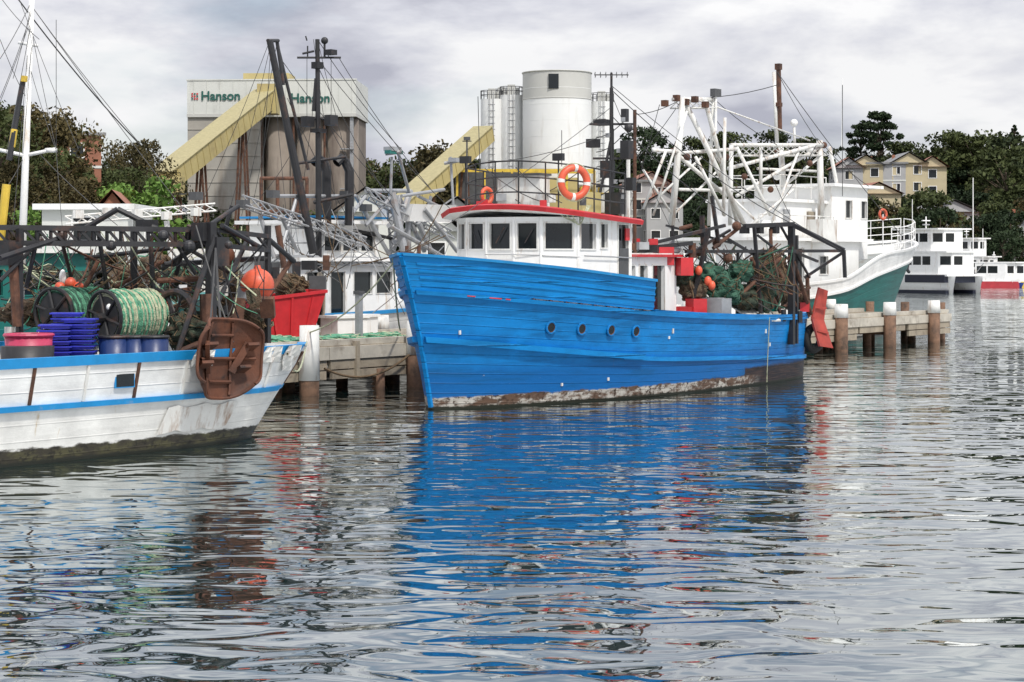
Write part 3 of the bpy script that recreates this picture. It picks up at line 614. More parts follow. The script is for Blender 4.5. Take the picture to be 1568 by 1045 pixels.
    c=w(394,436,36.5); o.p('orange_mooring_buoy',ORANGE,True).sphere(c,.31,n=28,m=18,sc_=(1,1,.98)); o.p('buoy_neck',ORANGE).tube(c+V(0,0,.28),c+V(0,0,.36),.08,.05); ch.path(sag(c+V(0,0,.34),w(405,365,37),.0),.02,5)
    ch.torus(c-V(0,0,.05),.313,.012,(0,0.1,1),n=24,m=4)
    c=w(345,392,36.5); o.p('small_brown_buoy',RUSTB,True).sphere(c,.18,sc_=(1,1,1.1)); 
    m=o.p('white_mast',WHITE,True); mt=w(49,-12,37); mb=w(26,345,37); m.tube((mb.x,mb.y,.8),mt,.085,.05,n=12)
    m.tube(w(-8,228,37),w(38,238,37),.035); m.tube(w(38,238,37),w(86,228,37),.035); m.tube(w(28,65,37),w(58,70,37),.03)
    m.box(w(78,230,37),(.16,.16,.08)); 
    for a,b in (((49,10),(210,215)),((49,60),(35,235)),((50,20),(10,232)),((45,100),(85,228)),((40,150),(0,60)),((49,0),(0,90)),((86,228),(95,345)),((38,238),(0,300)),((49,10),(300,345)),((86,228),(86,30)),((47,30),(-10,180)),((0,-5),(60,60)),((30,0),(120,228)),((49,50),(86,228)),((60,235),(180,345)),((49,5),(20,120)),((44,60),(20,345)),((0,150),(48,20))):
        ch.path(sag(w(*a,37),w(*b,36.5),.05,5),.007,4)
    ch.path(sag(w(20,-12,37),w(215,222,40),.1,8),.016,4)
    y=o.p('yellow_pole',YEL); y.tube(w(10,282,34),w(-3,400,34),.075,n=10); y2=o.p('striped_boom',BLACK); y2.tube(w(36,118,36),w(14,245,35.8),.045,.055); o.p('boom_tip',YEL).tube(w(36.5,125,35.95),w(37.5,116,35.95),.06); o.p('boom_yellow_bands',YEL).tube(w(22,198,35.88),w(18,225,35.85),.06)
    for i in range(190):
        a=w(R.uniform(0,410),R.uniform(345,430),R.uniform(34.5,37.2)); b=w(R.uniform(0,410),R.uniform(420,530),R.uniform(34.5,36.5))
        if (a-b).length<2.3: R.choice((ch,nr2,rs,g,nr,ch,g,gs)).path(sag(a,b,R.uniform(0,.35),6),R.choice((.008,.012,.018)),4)
    for i in range(60):
        q=w(R.uniform(0,410),R.uniform(400,540),R.uniform(35.5,37.4)); z=R.uniform(.8,2.6)
        k=i%6; o.p('deck_gear_'+str(k),(GREYD,STEEL,WHITE2,NETB,BLACK,RUST)[k]).box((q.x,q.y,z),(R.uniform(.08,.35),R.uniform(.08,.3),R.uniform(.12,.4)),M=Matrix.Rotation(R.uniform(0,3),3,'Z')@Matrix.Rotation(R.uniform(-.4,.4),3,'X'))
    W=o.p('wheelhouse',WHITE);G=o.p('wheelhouse_windows',GLASS)
    pl=[(9.5,1.5),(9.5,-1.5),(13.5,-1.5),(13.5,1.5)]
    for i in range(4): wall(W,G,W,pl[i],pl[(i+1)%4],.8,3.6,[(.4,1.3,2.7,3.3),(1.6,2.5,2.7,3.3)],fw=.03)
    o.p('wheelhouse_roof',BLUEL).box((11.5,0,3.66),(4.5,3.5,.12))
    nr.path(sag(h.pt(.93,1.5,-1,.1),w(470,520,46),.5),.018,5)
    o.done()
left_trawler()
# ============================================================ WHARF
D=V(.574,.819,0); NB=V(-.819,.574,0); P0=V(-11.5,36.7,0)
def wharf():
    o=Obj('timber_wharf'); b=o.p('deck_planks',WOOD); 
    L=49.6
    for k in range(int(L/.26)):
        d=k*.26; c=P0+D*(d+.13)+NB*1.9+V(0,0,1.05+R.uniform(-.006,.006)); b.box(c,(.245,3.8,.1),rz=math.atan2(D.y,D.x))
    f=o.p('fascia_boards',WOOD); fe=o.p('edge_beam',DECKW); an=math.atan2(D.y,D.x)
    for k in range(12):
        d=4.13*k
        fe.box(P0+D*(d+2.06)-NB*.06+V(0,0,.93),(4.11,.14,.3),rz=an); fe.box(P0+D*(d+2.06)+NB*3.86+V(0,0,.93),(4.11,.12,.3),rz=an)
        for j,(z,hh) in enumerate(((.66,.22),(.42,.2))):
            if j==1 and k%3==1: continue
            f.box(P0+D*(d+2.06+R.uniform(-.1,.1))-NB*(.02+R.uniform(0,.03))+V(0,0,z),(3.9,.09,hh),rz=an)
    f.box(P0+D*L+NB*1.9+V(0,0,.8),(.12,3.8,.45),rz=an)
    kb=o.p('kerb_beam',DECKW); kb.box(P0+D*(L/2)+NB*.12+V(0,0,1.17),(L,.22,.14),rz=an); kb.box(P0+D*(L/2)+NB*3.68+V(0,0,1.17),(L,.22,.14),rz=an)
    pl=o.p('piles',PILE,True); wt=o.p('white_pile_tops',WHITE2,True)
    for k in range(12):
        d=3.5+4*k
        for s_ in (-.27,4.05):
            c=P0+D*d+NB*s_; r=.23; 
            lo=.35 if k==2 and s_<0 else (.8 if k==3 else 1.15)
            pl.tube(c+V(0,0,-1),c+V(0,0,1.3),r,r,14); wt.tube(c+V(0,0,lo),c+V(0,0,1.62),r+.015,r-.005,14)
        for s_ in (.9,2.6): c=P0+D*(d+.6)+NB*s_; pl.tube(c+V(0,0,-1),c+V(0,0,1),.16,.16,10)
        o.p('cross_beams',PILE).beam(P0+D*(d+.3)-NB*.0+V(0,0,.55),P0+D*(d+.3)+NB*3.7+V(0,0,.55),.25)
    for s_ in (.4,1.9,3.4): c=P0+D*(L+.15)+NB*s_; pl.tube(c+V(0,0,-1),c+V(0,0,1.5),.17,.17,10)
    c=P0+D*13.4-NB*.1; f.box(c+V(0,0,.75),(.12,.14,.9),rz=an); pl.tube(c+D*.9+V(0,0,-1),c+D*.9+V(0,0,.5),.12,.12,8)
    o.p('drooping_rope',BRNR).path(sag(P0+D*12-NB*.3+V(0,0,.6),P0+D*15.2-NB*.3+V(0,0,.8),.35),.03,5)
    o.done()
    o=Obj('green_net_heap'); n=o.p('net',GRN,True); nr=o.p('ropes',GRNP); 
    for d,s_,r in ((13.0,.9,.5),(14.0,.8,.5),(15.0,.9,.45),(12.2,1.4,.5),(16,1.1,.4)): netlump(n,P0+D*d+NB*s_+V(0,0,1.2),r,(1.3,1.0,.25),nr,6,o.p('green_strands',GRN))
    o.done()
    o=Obj('red_waste_skip',P0+D*14.2+NB*2.9+V(0,0,1.1),an-.5); b=o.p('body',RED)
    lo=[V(-.55,-.5,0.05),V(.55,-.5,.05),V(.55,.5,.05),V(-.55,.5,.05)]; hi=[V(-.9,-.6,1.05),V(.9,-.6,1.25),V(.9,.6,1.25),V(-.9,.6,1.05)]
    b.add(lo+hi,[(0,1,5,4),(1,2,6,5),(2,3,7,6),(3,0,4,7),(3,2,1,0)]); 
    for i in range(4): b.beam(hi[i],hi[(i+1)%4],.08)
    for x in (-.5,0,.5): b.beam(V(x*.7,-.52,.05),V(x*1.1,-.61,1.1),.06)
    o.p('rubbish_inside',NETD,True).sphere((0,0,.95),.5,sc_=(1.3,.9,.35),disp=.5)
    o.done()
    q=at(462,445,52); o=Obj('wooden_cable_drum',(q.x,q.y,0),0.25)
    for s_ in (-.45,.45): o.p('flanges',WOOD,True).tube(V(s_,0,2.1),V(s_+.06,0,2.1),.72,n=28)
    o.p('core',NETB,True).tube(V(-.45,0,2.1),V(.45,0,2.1),.5,n=24); o.p('stand',RUST).box((0,0,.9),(.5,1,1.4))
    o.done()
    o=Obj('power_pedestal',P0+D*14.6+NB*.8+V(0,0,1.1),an); o.p('post',STEEL).box((0,0,.6),(.14,.14,1.2)); o.p('cap',GREYD).box((0,0,1.23),(.2,.2,.08)); o.done()
    for d,s_ in ((12.9,3.1),(16.3,2.7),(17.2,3.0)):
        o=Obj('fish_bin',P0+D*d+NB*s_+V(0,0,1.1),an+R.uniform(-.3,.3)); b=o.p('tub',WHITE)
        b.box((0,0,.3),(.95,.75,.5)); b.box((0,0,.57),(1.05,.85,.07)); o.p('feet',GREYD).box((0,0,.03),(.8,.6,.06)); o.done()
wharf()
# ============================================================ BOAT BEHIND (C)
def boat_c():
    org=P0+D*12+NB*6.8; an=math.atan2(D.y,D.x)
    o=Obj('moored_white_trawler',org,an); w=o.w
    HM=hullmat('white_hull_paint_b',(.72,.72,.70),planks=7,bz=.2,ramt=.3,seamk=.2,grime=.13,chips=0)
    h=Hull(lambda z:16.5+.5*z,lambda z:0.,[(0,0),(.2,1.4),(.45,2.1),(.8,2.2),(1,1.8)],[(0,0),(.05,.9),(.2,2.0),(.45,2.5),(.8,2.5),(1,2.1)],[(0,2.5),(.4,1.7),(1,1.5)])
    zt=herm([(0,2.6),(.4,1.8),(1,1.6)])
    h.surf(o.p('hull',HM,True),0,1,lambda u:-.4,zt,nu=50,nz=8); h.cross(o.p('transom',HM),1,-.4,1.6); h.rail(o.p('cap_rail',BLUEL),.01,1,zt,.1,.06,inn=-.1); h.deck(o.p('deck',DECK),.02,1,lambda u:.9 if u>.3 else 1.6)
    W=o.p('cabin_walls',WHITE);G=o.p('cabin_windows',GLASS);FR=o.p('window_frames',WHITE2)
    def cab(x0,x1,y,z0,z1,ops,roof=.25,mat_=WHITE):
        pl=[(x0,-y),(x1,-y),(x1,y),(x0,y)]
        for i in range(4):
            l=math.dist(pl[i],pl[(i+1)%4]); op=ops if i in (0,2) else [(.3,l/2-.15,z1-1.0,z1-.35),(l/2+.15,l-.3,z1-1.0,z1-.35)]
            op=[q for q in op if q[1]<l-.05 and q[2]>=z0]
            wall(W,G,FR,pl[i],pl[(i+1)%4],z0,z1,op)
        o.p('cabin_roofs',mat_).box(((x0+x1)/2,0,z1+.05),(x1-x0+roof*2,2*y+roof*2,.1))
    cab(5.3,9.6,1.7,.9,3.1,[(.3,1.0,2.2,2.8),(1.3,1.9,1.0,2.8),(2.3,3.1,2.2,2.8),(3.3,4.0,2.2,2.8)])
    cab(6.6,9.2,1.3,3.2,4.15,[(.2,.9,3.4,3.95),(1.0,1.7,3.4,3.95),(1.8,2.4,3.4,3.95)],roof=.3)
    railing(o.p('rails',STEEL),[(9.8,-2.2,1.7),(12.5,-2.1,2.0),(15.5,-.9,2.4)],.8); railing(o.p('rails',STEEL),[(5.0,-1.6,3.2),(6.4,-1.6,3.2)],.8)
    o.p('blue_canopy',BLUEL).box((7.9,0,4.34),(3.0,3.0,.06))
    m=o.p('black_mast',BLACK); Y=54.5
    mb=w(489,395,Y); m.tube((mb.x,mb.y,.9),w(486,60,Y),.10,.06,n=10)
    m.tube(w(413,62,Y-1),w(480,388,Y-.5),.09,.12,n=10); m.tube(w(424,62,Y-.2),w(434,130,Y-.2),.05); m.tube(w(410,62,Y-1),w(426,62,Y-.2),.05)
    m.tube(w(425,70,Y),w(472,260,Y),.045); m.tube(w(455,88,Y),w(522,88,Y),.03); m.box(w(506,80,Y),(.26,.26,.14)); m.sphere(w(497,62,Y),.10); m.tube(w(497,88,Y),w(497,65,Y),.03)
    m.tube(w(471,88,Y),w(471,70,Y),.02); m.box(w(486,100,Y),(.26,.22,.18)); m.tube(w(463,82,Y),w(481,78,Y),.03); m.tube(w(470,62,Y),w(468,55,Y),.02); m.tube(w(484,120,Y),w(480,170,Y),.05)
    for px,py in ((471,186),(507,184)): m.box(w(px,py,Y-.2),(.32,.22,.28)); m.tube(w(px,py,Y),w(488,180,Y),.03)
    m.box(w(488,200,Y),(.35,.3,.1)); m.tube(w(455,250,Y),w(530,240,Y),.04)
    for px in (500,535): m.path([w(px,345,Y+.5),w(px,262,Y+.5),w(px-4 if px<520 else px-6,248,Y+.5),w(px-12,242,Y+.4),w(px-20,250,Y+.3)],.13,10)
    m.tube(w(480,310,Y),w(540,298,Y),.05); m.tube(w(440,330,Y),w(600,365,Y+3),.05)
    wi=o.p('wires',WIRE)
    for a,b in (((415,65),(345,345)),((415,65),(395,345)),((430,90),(600,300)),((486,60),(620,235)),((486,100),(610,330)),((425,110),(380,345)),((486,60),(560,345)),((440,150),(540,345)),((486,90),(700,330)),((413,62),(300,330)),((486,110),(455,345)),((500,185),(600,345)),((470,190),(400,300)),((424,66),(370,330)),((520,90),(660,290)),((480,60),(520,345)),((415,65),(440,345)),((470,88),(470,186)),((507,88),(507,184))):
        wi.path(sag(w(*a,Y),w(*b,Y+1),.15,6),.010,4)
    g=o.p('galvanised_gantry',STEEL)
    for a,b,Y1,Y2,r_ in (((600,295),(620,390),57,57,.12),((628,292),(600,385),59,58,.10),((560,292),(625,292),56,59,.06),((545,300),(596,390),56,57,.06),((640,340),(660,385),58,59,.08),((610,235),(628,300),57,58,.05),((590,235),(615,232),57,57,.06),
        ((595,345),(690,400),56,60,.07),((410,300),(545,300),53,56,.05),((600,240),(598,300),57,57,.04),((650,320),(700,385),58,60,.06),((455,385),(430,330),54,53,.05),((420,392),(600,400),53,57,.06),((615,300),(680,290),57,59,.05),((690,240),(695,330),60,60,.04),((680,250),(715,244),60,60,.05),
        ((525,345),(560,300),55,56,.05),((560,345),(600,300),56,57,.05),((610,300),(650,385),58,59,.07),((430,385),(455,300),53,54,.05),((398,330),(420,395),53,53,.06),((640,300),(700,330),58,60,.05),((625,330),(625,390),58,58,.08),((660,300),(640,385),59,59,.05)):
        g.tube(w(*a,Y1),w(*b,Y2),r_)
    g.truss(w(370,308,52),w(560,372,56),.32,.03,16); g.truss(w(560,295,56),w(690,360,60),.3,.03,12); g.truss(w(420,398,53),w(600,402,57),.25,.03,16)
    g.truss(w(605,300,57.5),w(612,392,57.5),.4,.04,8)
    g.box(w(601,228,57),(.45,.3,.12)); o.p('teal_radar',TEAL).box(w(603,233,57),(.6,.2,.1)); 
    g.box(w(700,245,60),(.5,.3,.12)); 
    for px,py,Y_ in ((372,312,52),(418,297,53),(530,298,55),(560,318,56),(300,300,50)): o.p('flood_lights',GREYD).box(w(px,py,Y_),(.26,.26,.2))
    o.p('rust_davit',RUST).tube(w(425,345,53),w(440,440,53),.08); 
    for i in range(60):
        a=w(R.uniform(400,690),R.uniform(310,390),54); b=w(R.uniform(400,690),R.uniform(400,490),54)
        if (a-b).length<2.8: (wi,g,o.p('brown_ropes',BRNR))[i%3].path(sag(a,b,.1,5),.013,4)
    for i in range(26):
        q=w(R.uniform(400,500),R.uniform(400,470),R.uniform(51,54)); k=i%4; o.p('deck_gear_'+str(k),(GREYD,RUST,WHITE2,BLACK)[k]).box(q,(R.uniform(.15,.45),R.uniform(.15,.4),R.uniform(.2,.45)),rz=R.uniform(0,3))
    netlump(o.p('stern_net',NETB,True),V(2.0,-.5,1.2),.9,(1.2,1,.7),o.p('net_ropes',BRNR),12)
    netlump(o.p('orange_net',NETB,True),w(445,440,50),.4,(1,1,1),o.p('net_ropes',BRNR),8)
    dh=Hull(lambda z:1.4+.3*z,lambda z:-1.3,[(0,0),(.3,.45),(1,.5)],[(0,0),(.3,.65),(1,.65)],[(0,.5),(1,.5)])
    d_=B(WHITE,True); dh.surf(d_,0,1,lambda u:0.0,lambda u:.5,nu=14,nz=4); dh.cross(d_,1,0,.5); dc=w(648,340,59)
    o.p('dinghy_hull',WHITE,True).add([Vector(v)+dc for v in d_.v],d_.f); o.p('locker',WHITE2).box(V(3.6,-.8,1.4),(1.2,.9,1.0))
    o.done()
    o=Obj('teal_fishing_boat',(-13.0,48,0),math.radians(50)); w=o.w
    h=Hull(lambda z:7+.4*z,lambda z:-6,[(0,0),(.3,1.5),(.7,1.9),(1,1.6)],[(0,0),(.08,.9),(.3,2.1),(.7,2.3),(1,2.0)],[(0,2.3),(.5,1.6),(1,1.5)]); zt=herm([(0,2.3),(.5,1.6),(1,1.5)])
    TH=hullmat('teal_hull',(.02,.2,.2),planks=7)
    h.surf(o.p('hull',TH,True),0,1,lambda u:-.4,zt,nu=30,nz=6); h.cross(o.p('transom',TH),1,-.4,1.5); h.deck(o.p('deck',DECK),.02,1,lambda u:1.0)
    W=o.p('cabin',TEAL);G=o.p('windows',GLASS); pl=[(-2,-1.4),(2.5,-1.4),(2.5,1.4),(-2,1.4)]
    for i in range(4):
        l=math.dist(pl[i],pl[(i+1)%4]); wall(W,G,W,pl[i],pl[(i+1)%4],1,3.3,[(.3+k*.9,.95+k*.9,2.3,2.9) for k in range(int((l-.3)/.9))])
    o.p('roof',WHITE2).box((.25,0,3.35),(5.2,3.3,.1)); o.p('tarp',BLUEL).box((-3.6,0,2.7),(2.5,3,.08))
    for x in (-4.7,-2.5):
        for y in (-1.4,1.4): o.p('tarp_posts',STEEL).tube((x,y,1),(x,y,2.7),.03)
    o.p('mast',BLACK).tube((0,0,3.4),(0,0,7.0),.06); o.p('mast',BLACK).tube((0,-1,5.8),(0,1,5.8),.03); o.p('mast',BLACK).tube((0,0,6.4),(-4,0,3.0),.02)
    gg=o.p('white_outrigger',WHITE2); gg.truss(w(100,338,49),w(330,318,50),.22,.025,14); gg.tube(w(255,338,50),w(262,395,50),.07)
    for k in range(5): o.p('work_lights',WHITE2).box(w(120+45*k,R.uniform(320,335),49),(.25,.12,.2))
    o.done()
boat_c()
# ============================================================ WHITE/GREEN TRAWLER
def boat_b():
    o=Obj('green_and_white_trawler',(4,72,0),math.atan2(.8,.6)); w=o.w
    WH=hullmat('white_topside',(.74,.74,.72),planks=5,bz=-2,ramt=.3,seamk=.2,grime=.12,chips=0); GH=hullmat('green_hull_paint',(.005,.115,.10),planks=10,bz=.2,ramt=.12,seamk=.3,chips=0)
    h=Hull(lambda z:21.3+.42*z,lambda z:0.,[(0,0),(.15,1.4),(.35,2.6),(.8,2.9),(1,2.4)],[(0,0.02),(.05,1.1),(.15,2.2),(.35,3.0),(.8,3.2),(1,2.7)],[(0,4),(.35,3.2),(.6,2.4),(1,2.2)],power=1.4)
    zt=herm([(0,4.05),(.2,3.6),(.35,3.35),(.5,2.4),(1,2.2)]); zg=herm([(0,3.35),(.2,2.95),(.35,2.55),(.5,1.9),(1,1.3)])
    h.surf(o.p('hull_green',GH,True),0,1,lambda u:-.4,zg,nu=50,nz=10); h.surf(o.p('hull_white',WH,True),0,1,zg,zt,nu=50,nz=6); h.cross(o.p('transom',GH),1,-.4,1.3); h.cross(o.p('transom_upper',WH),1,1.3,2.2)
    h.rail(o.p('rub_rail',WHITE),.01,1,zg,.10,.08); h.rail(o.p('cap_rail',WHITE),.01,1,zt,.1,.05,inn=-.1); h.deck(o.p('deck',DECK),.02,1,lambda u:zt(u)-.9 if u>.2 else zt(u)-.5)
    rl=o.p('bow_rails',WHITE); 
    for sd in (1,-1):
        P=[h.pt(u,zt(u),sd,-.08) for u in (.005,.05,.1,.16,.22,.3)]
        railing(rl,P,1.0,r=.022,levels=(1,.66,.33),every=1.1)
    W=o.p('house_walls',WHITE);G=o.p('windows',GLASS);FR=o.p('window_frames',WHITE2)
    def cab(x0,x1,y,z0,z1,ops,roof=.25,front=True,ch=.6):
        pl=[(x0,-y),(x1-ch,-y),(x1,-y+ch),(x1,y-ch),(x1-ch,y),(x0,y)]
        for i in range(6):
            l=math.dist(pl[i],pl[(i+1)%6])
            if i in(0,4): op=ops
            elif front and i in (1,3): op=[(.15,l-.15,z1-1.05,z1-.4)]
            elif front and i==2: op=[(.15+k*.85,.8+k*.85,z1-1.05,z1-.4) for k in range(int((l-.2)/.85))]
            else: op=[]
            wall(W,G,FR,pl[i],pl[(i+1)%6],z0,z1,op,inset=.08,fw=.05)
        o.p('roofs',WHITE).box(((x0+x1)/2,0,z1+.06),(x1-x0+roof*2,2*y+roof*2,.12))
    cab(6,15.0,2.1,1.5,3.9,[(1,1.7,2.6,3.3),(3,3.7,2.0,3.6),(5,5.7,2.6,3.3)],front=False)
    cab(12.6,16.4,1.8,3.2,6.15,[(1.2,1.75,4.9,5.6),(2.6,3.1,4.9,5.6)],roof=.3)
    cab(8.6,12.55,1.5,4.03,5.45,[(2.6,3.1,4.5,5.1)],front=False,roof=.15)
    o.p('side_box',WHITE2).box((10.5,-2.5,4.3),(1.2,.7,.9)); o.p('raft_canister',WHITE,True).tube((7.2,-1.6,4.4),(8.2,-1.6,4.4),.3,n=16)
    o.p('vent_grille',WOOD).box((11.3,-1.55,4.75),(.5,.1,.7)); o.p('electrical_box',STEEL).box((9.3,-1.55,4.9),(.4,.12,.5))
    railing(o.p('upper_rails',WHITE2),[(6.2,-2.1,4.0),(12.2,-2.1,4.0)],.9,r=.022,every=1.3); railing(o.p('upper_rails',WHITE2),[(12.5,-1.6,5.6),(8.7,-1.6,5.6),(8.7,1.6,5.6),(12.5,1.6,5.6)],.9,r=.022,every=1.3)
    g=o.p('white_gallows',WHITE2,True)
    for a,b,Y1,Y2,r_ in (((1046,150),(1028,350),71,71,.14),((1046,150),(1140,345),71,73,.11),((1080,155),(1130,345),71,75,.10),((1030,152),(1092,152),71,72,.09),((1092,150),(1085,345),72,73,.07),((1035,235),(1112,300),71,73,.09),((1040,290),(1130,292),71,74,.07),((1046,160),(1110,260),71,73,.07),
        ((1030,235),(1128,228),71,73,.08),((1128,225),(1180,330),76,76,.08),((1115,258),(1250,222),76,79,.09),((1255,215),(1258,335),80,80,.15),((1270,225),(1300,375),81,83,.09),((1195,220),(1200,290),79,79,.14),((1120,222),(1262,222),76,80,.09),((1165,225),(1165,290),77,77,.08),((1128,300),(1255,225),76,80,.08),((1185,110),(1190,225),79,79,.09),((1060,150),(1240,215),71,79,.035),((1255,240),(1200,285),80,79,.07),((1216,195),(1217,222),79,79,.06),((1160,258),(1250,262),77,80,.06),((1020,230),(985,320),70,70,.06),((1052,170),(1000,330),70.5,70,.05),((1000,230),(1040,232),70,71,.08),((1065,240),(1110,330),71,72,.07),((1110,180),(1108,330),72,72,.07),((1010,300),(1075,240),70.5,72,.05),((1030,330),(1100,260),71,73,.05),((985,260),(1030,330),70,71,.05),((1120,222),(1118,345),75.5,75.5,.10),((1118,300),(1165,345),75.5,76.5,.06),((1225,225),(1180,345),78.5,77,.06),((1150,345),(1215,290),76,78,.06)):
        g.tube(w(*a,Y1),w(*b,Y2),r_*.85,n=10)
    g.truss(w(1122,232,76.3),w(1258,232,80.3),.45,.035,14); g.truss(w(1030,160,71.2),w(1092,160,72),.35,.03,6)
    m=o.p('masthead',RUST); m.tube(w(1192,98,79),w(1194,200,79),.10,.10); m.box(w(1192,102,79),(.22,.22,.24)); m.box(w(1192,160,79),(.26,.22,.16)); 
    for px,py in ((1018,158),(1036,150),(1050,156),(1064,152),(1080,160)): m.box(w(px,py,71),(.2,.2,.22))
    o.p('floodlight_pair',GREYD).box(w(1096,142,72),(.45,.2,.28)); o.p('floodlight_pair',WHITE).tube(w(1096,146,72),w(1096,200,72),.05)
    for px,py,Y in ((1216,188,79),(1240,228,79.5),(1190,270,79)): o.p('radar_domes',WHITE,True).sphere(w(px,py,Y),.15)
    rs=o.p('gallows_blocks',RUST,True)
    for px,py,Y in ((1030,232,71),(1112,240,73),(1250,228,80),(1262,222,80),(1140,270,76),(1190,232,79),(1052,240,71),(1210,258,79),(1240,250,79),(1180,290,78)): rs.sphere(w(px,py,Y),.13,n=8,m=6)
    wi=o.p('wires',WIRE)
    for a,b in (((1046,150),(975,175)),((1092,150),(1190,222)),((1290,130),(1290,300)),((1190,110),(1380,360)),((1190,110),(1255,220)),((1046,150),(960,260)),((1190,130),(1060,150)),((1090,200),(1130,340)),((1128,228),(1060,330)),((1255,215),(1330,285)),((1010,160),(960,330)),((1250,222),(1180,330)),((1165,225),(1210,330)),((1080,160),(1160,258)),((1010,235),(1040,340))):
        wi.path(sag(w(*a,75),w(*b,77),.12,6),.015,4)
    o.p('whip_aerial',WHITE).tube(w(1289,225,82),w(1290,120,82),.02)
    for i in range(9): g.tube(V(1.0+.7*i,-2.0,2.2),V(1.0+.7*i,-2.0,3.4),.03)
    netlump(o.p('deck_net',NETD,True),V(3,-1,2.0),1.2,(1.2,1,.7),o.p('net_ropes',BRNR),10)
    o.p('orange_lifebuoy',ORANGE,True).torus(w(1352,328,86),.20,.06,V(0.3,1,0)); o.p('buoy_post',WHITE).tube(w(1352,328,86.1)+V(0,0,-1.4),w(1352,328,86.1),.03)
    an=o.p('anchor',BLACK); a=h.pt(.03,3.5,1,.08); an.tube(a,a-V(.3,0,.8),.06); an.beam(a-V(.1,0,.9),a-V(.6,0,.6),.1)
    o.done()
boat_b()
# ============================================================ FERRIES
def ferry(name,loc,rz,L,Wd,decks,stripe,col2,hull=1.4,bandx=(.12,.72)):
    o=Obj(name,loc,rz); W=o.p('superstructure',WHITE);G=o.p('windows',GLASS)
    for s_ in (-1,1):
        y=s_*(Wd/2-.7)
        rows=[]
        for i in range(13):
            t=i/12; x=-L/2+L*t; k=1 if t<.7 else 1-((t-.7)/.3)**2
            rows.append([V(x+.4*t,y-.7*k-.02,hull-.1),V(x,y-.45*k,-.2),V(x,y+.45*k,-.2),V(x+.4*t,y+.7*k+.02,hull-.1)])
        o.p('hulls',col2,True).grid(rows); o.p('hulls',col2).quad(*rows[0])
        o.p('waterline_bands',DB).box((-.2,y,.12),(L*.97,1.05,.34))
    o.p('bridge_deck',WHITE).box((0,0,hull),(L,Wd,.2))
    if stripe: o.p('hull_side_band',stripe).box((L*bandx[0],0,hull-.35),(L*bandx[1],Wd+.06,.75))
    z=hull+.1
    for k,(a,b) in enumerate(decks):
        y=Wd/2-.15-.3*k; f=1.0
        pl=[(a,-y),(b-f,-y),(b,-y*.6),(b,y*.6),(b-f,y),(a,y)]
        for i in range(6):
            l=math.dist(pl[i],pl[(i+1)%6]); n=max(1,int((l-.3)/1.3))
            wall(W,G,W,pl[i],pl[(i+1)%6],z,z+2.1,[(.2+j*1.3,min(1.35+j*1.3,l-.15),z+.9,z+1.75) for j in range(n)] if l>.8 else [],fw=0)
        o.p('roof_decks',WHITE).box(((a+b)/2-.4,0,z+2.17),(b-a+1.2,Wd-.2-.3*k,.14))
        railing(o.p('railings',STEEL),[(-L/2+.2,-y,z+ (0 if k==0 else .12)),(a,-y,z+(0 if k==0 else .12))],1.0,r=.03,every=.8)
        z+=2.25
    railing(o.p('railings',STEEL),[(decks[-1][0]-2.0,-Wd/2+.4,z-2.2),(decks[-1][0],-Wd/2+.4,z-2.2)],1.0,r=.03,every=.6)
    for x in (-L/2+.3,-L/2+1.6): 
        for s_ in(-1,1): o.p('aft_posts',WHITE).tube((x,s_*(Wd/2-.3),hull),(x,s_*(Wd/2-.3),hull+2.3),.06)
    o.p('mast',WHITE).tube((0,0,z),(0,0,z+1.2),.06); o.p('mast',WHITE).box((0,0,z+.8),(.2,1.0,.1)); o.p('radar',STEEL).box((0,0,z+.4),(.3,.7,.12))
    o.p('stair',STEEL).truss(V(-L/2+.5,-Wd/2+.3,hull),V(-L/2+2.2,-Wd/2+.3,hull+2.3),.4,.04,8)
    o.done()
DB=mat('dark_navy_band',(.012,.015,.03),.4)
q=at(1418,447,198); ferry('white_ferry',(q.x,q.y,0),math.radians(-58),11,5.0,[(-2.2,5.1),(-1.6,3.8)],DB,WHITE,1.75,(.22,.5))
q=at(1480,425,246); ferry('white_ferry',(q.x,q.y,0),math.radians(-40),9,4,[(-3,3.6),(-3,2.2)],None,WHITE)
q=at(1522,439,236); ferry('small_harbour_ferry',(q.x,q.y,0),math.radians(-25),6.5,2.6,[(-2.0,2.6)],mat('ferry_red_band',(.45,.04,.05),.5),mat('ferry_blue_hull',(.02,.06,.3),.5),.7)
q=at(1566,438,236); ferry('small_harbour_ferry',(q.x+.6,q.y,0),math.radians(-160),6,2.6,[(-2.0,2.2)],YEL,mat('ferry_navy_hull',(.02,.03,.12),.5),.7)
o=Obj('marina_jetty'); b=o.p('deck',WOOD)
a=at(1480,446,240);c=at(1600,444,243); b.beam(V(a.x,a.y,.8),V(c.x+20,c.y,.8),3,.25)
for k in range(14): p=a.lerp(c,k/13); o.p('piles',PILE).tube(V(p.x,p.y-1.4,-1),V(p.x,p.y-1.4,2.1),.15)
p=at(1490,400,241); o.p('tall_pole',WHITE).tube(V(p.x,p.y,.8),at(1490,272,241),.09,.05)
for px,t in ((1397,305),(1505,350)): p=at(px,400,241); o.p('tall_pole',WHITE).tube(V(p.x,p.y,.0),at(px,t,241),.07,.04)
o.done()
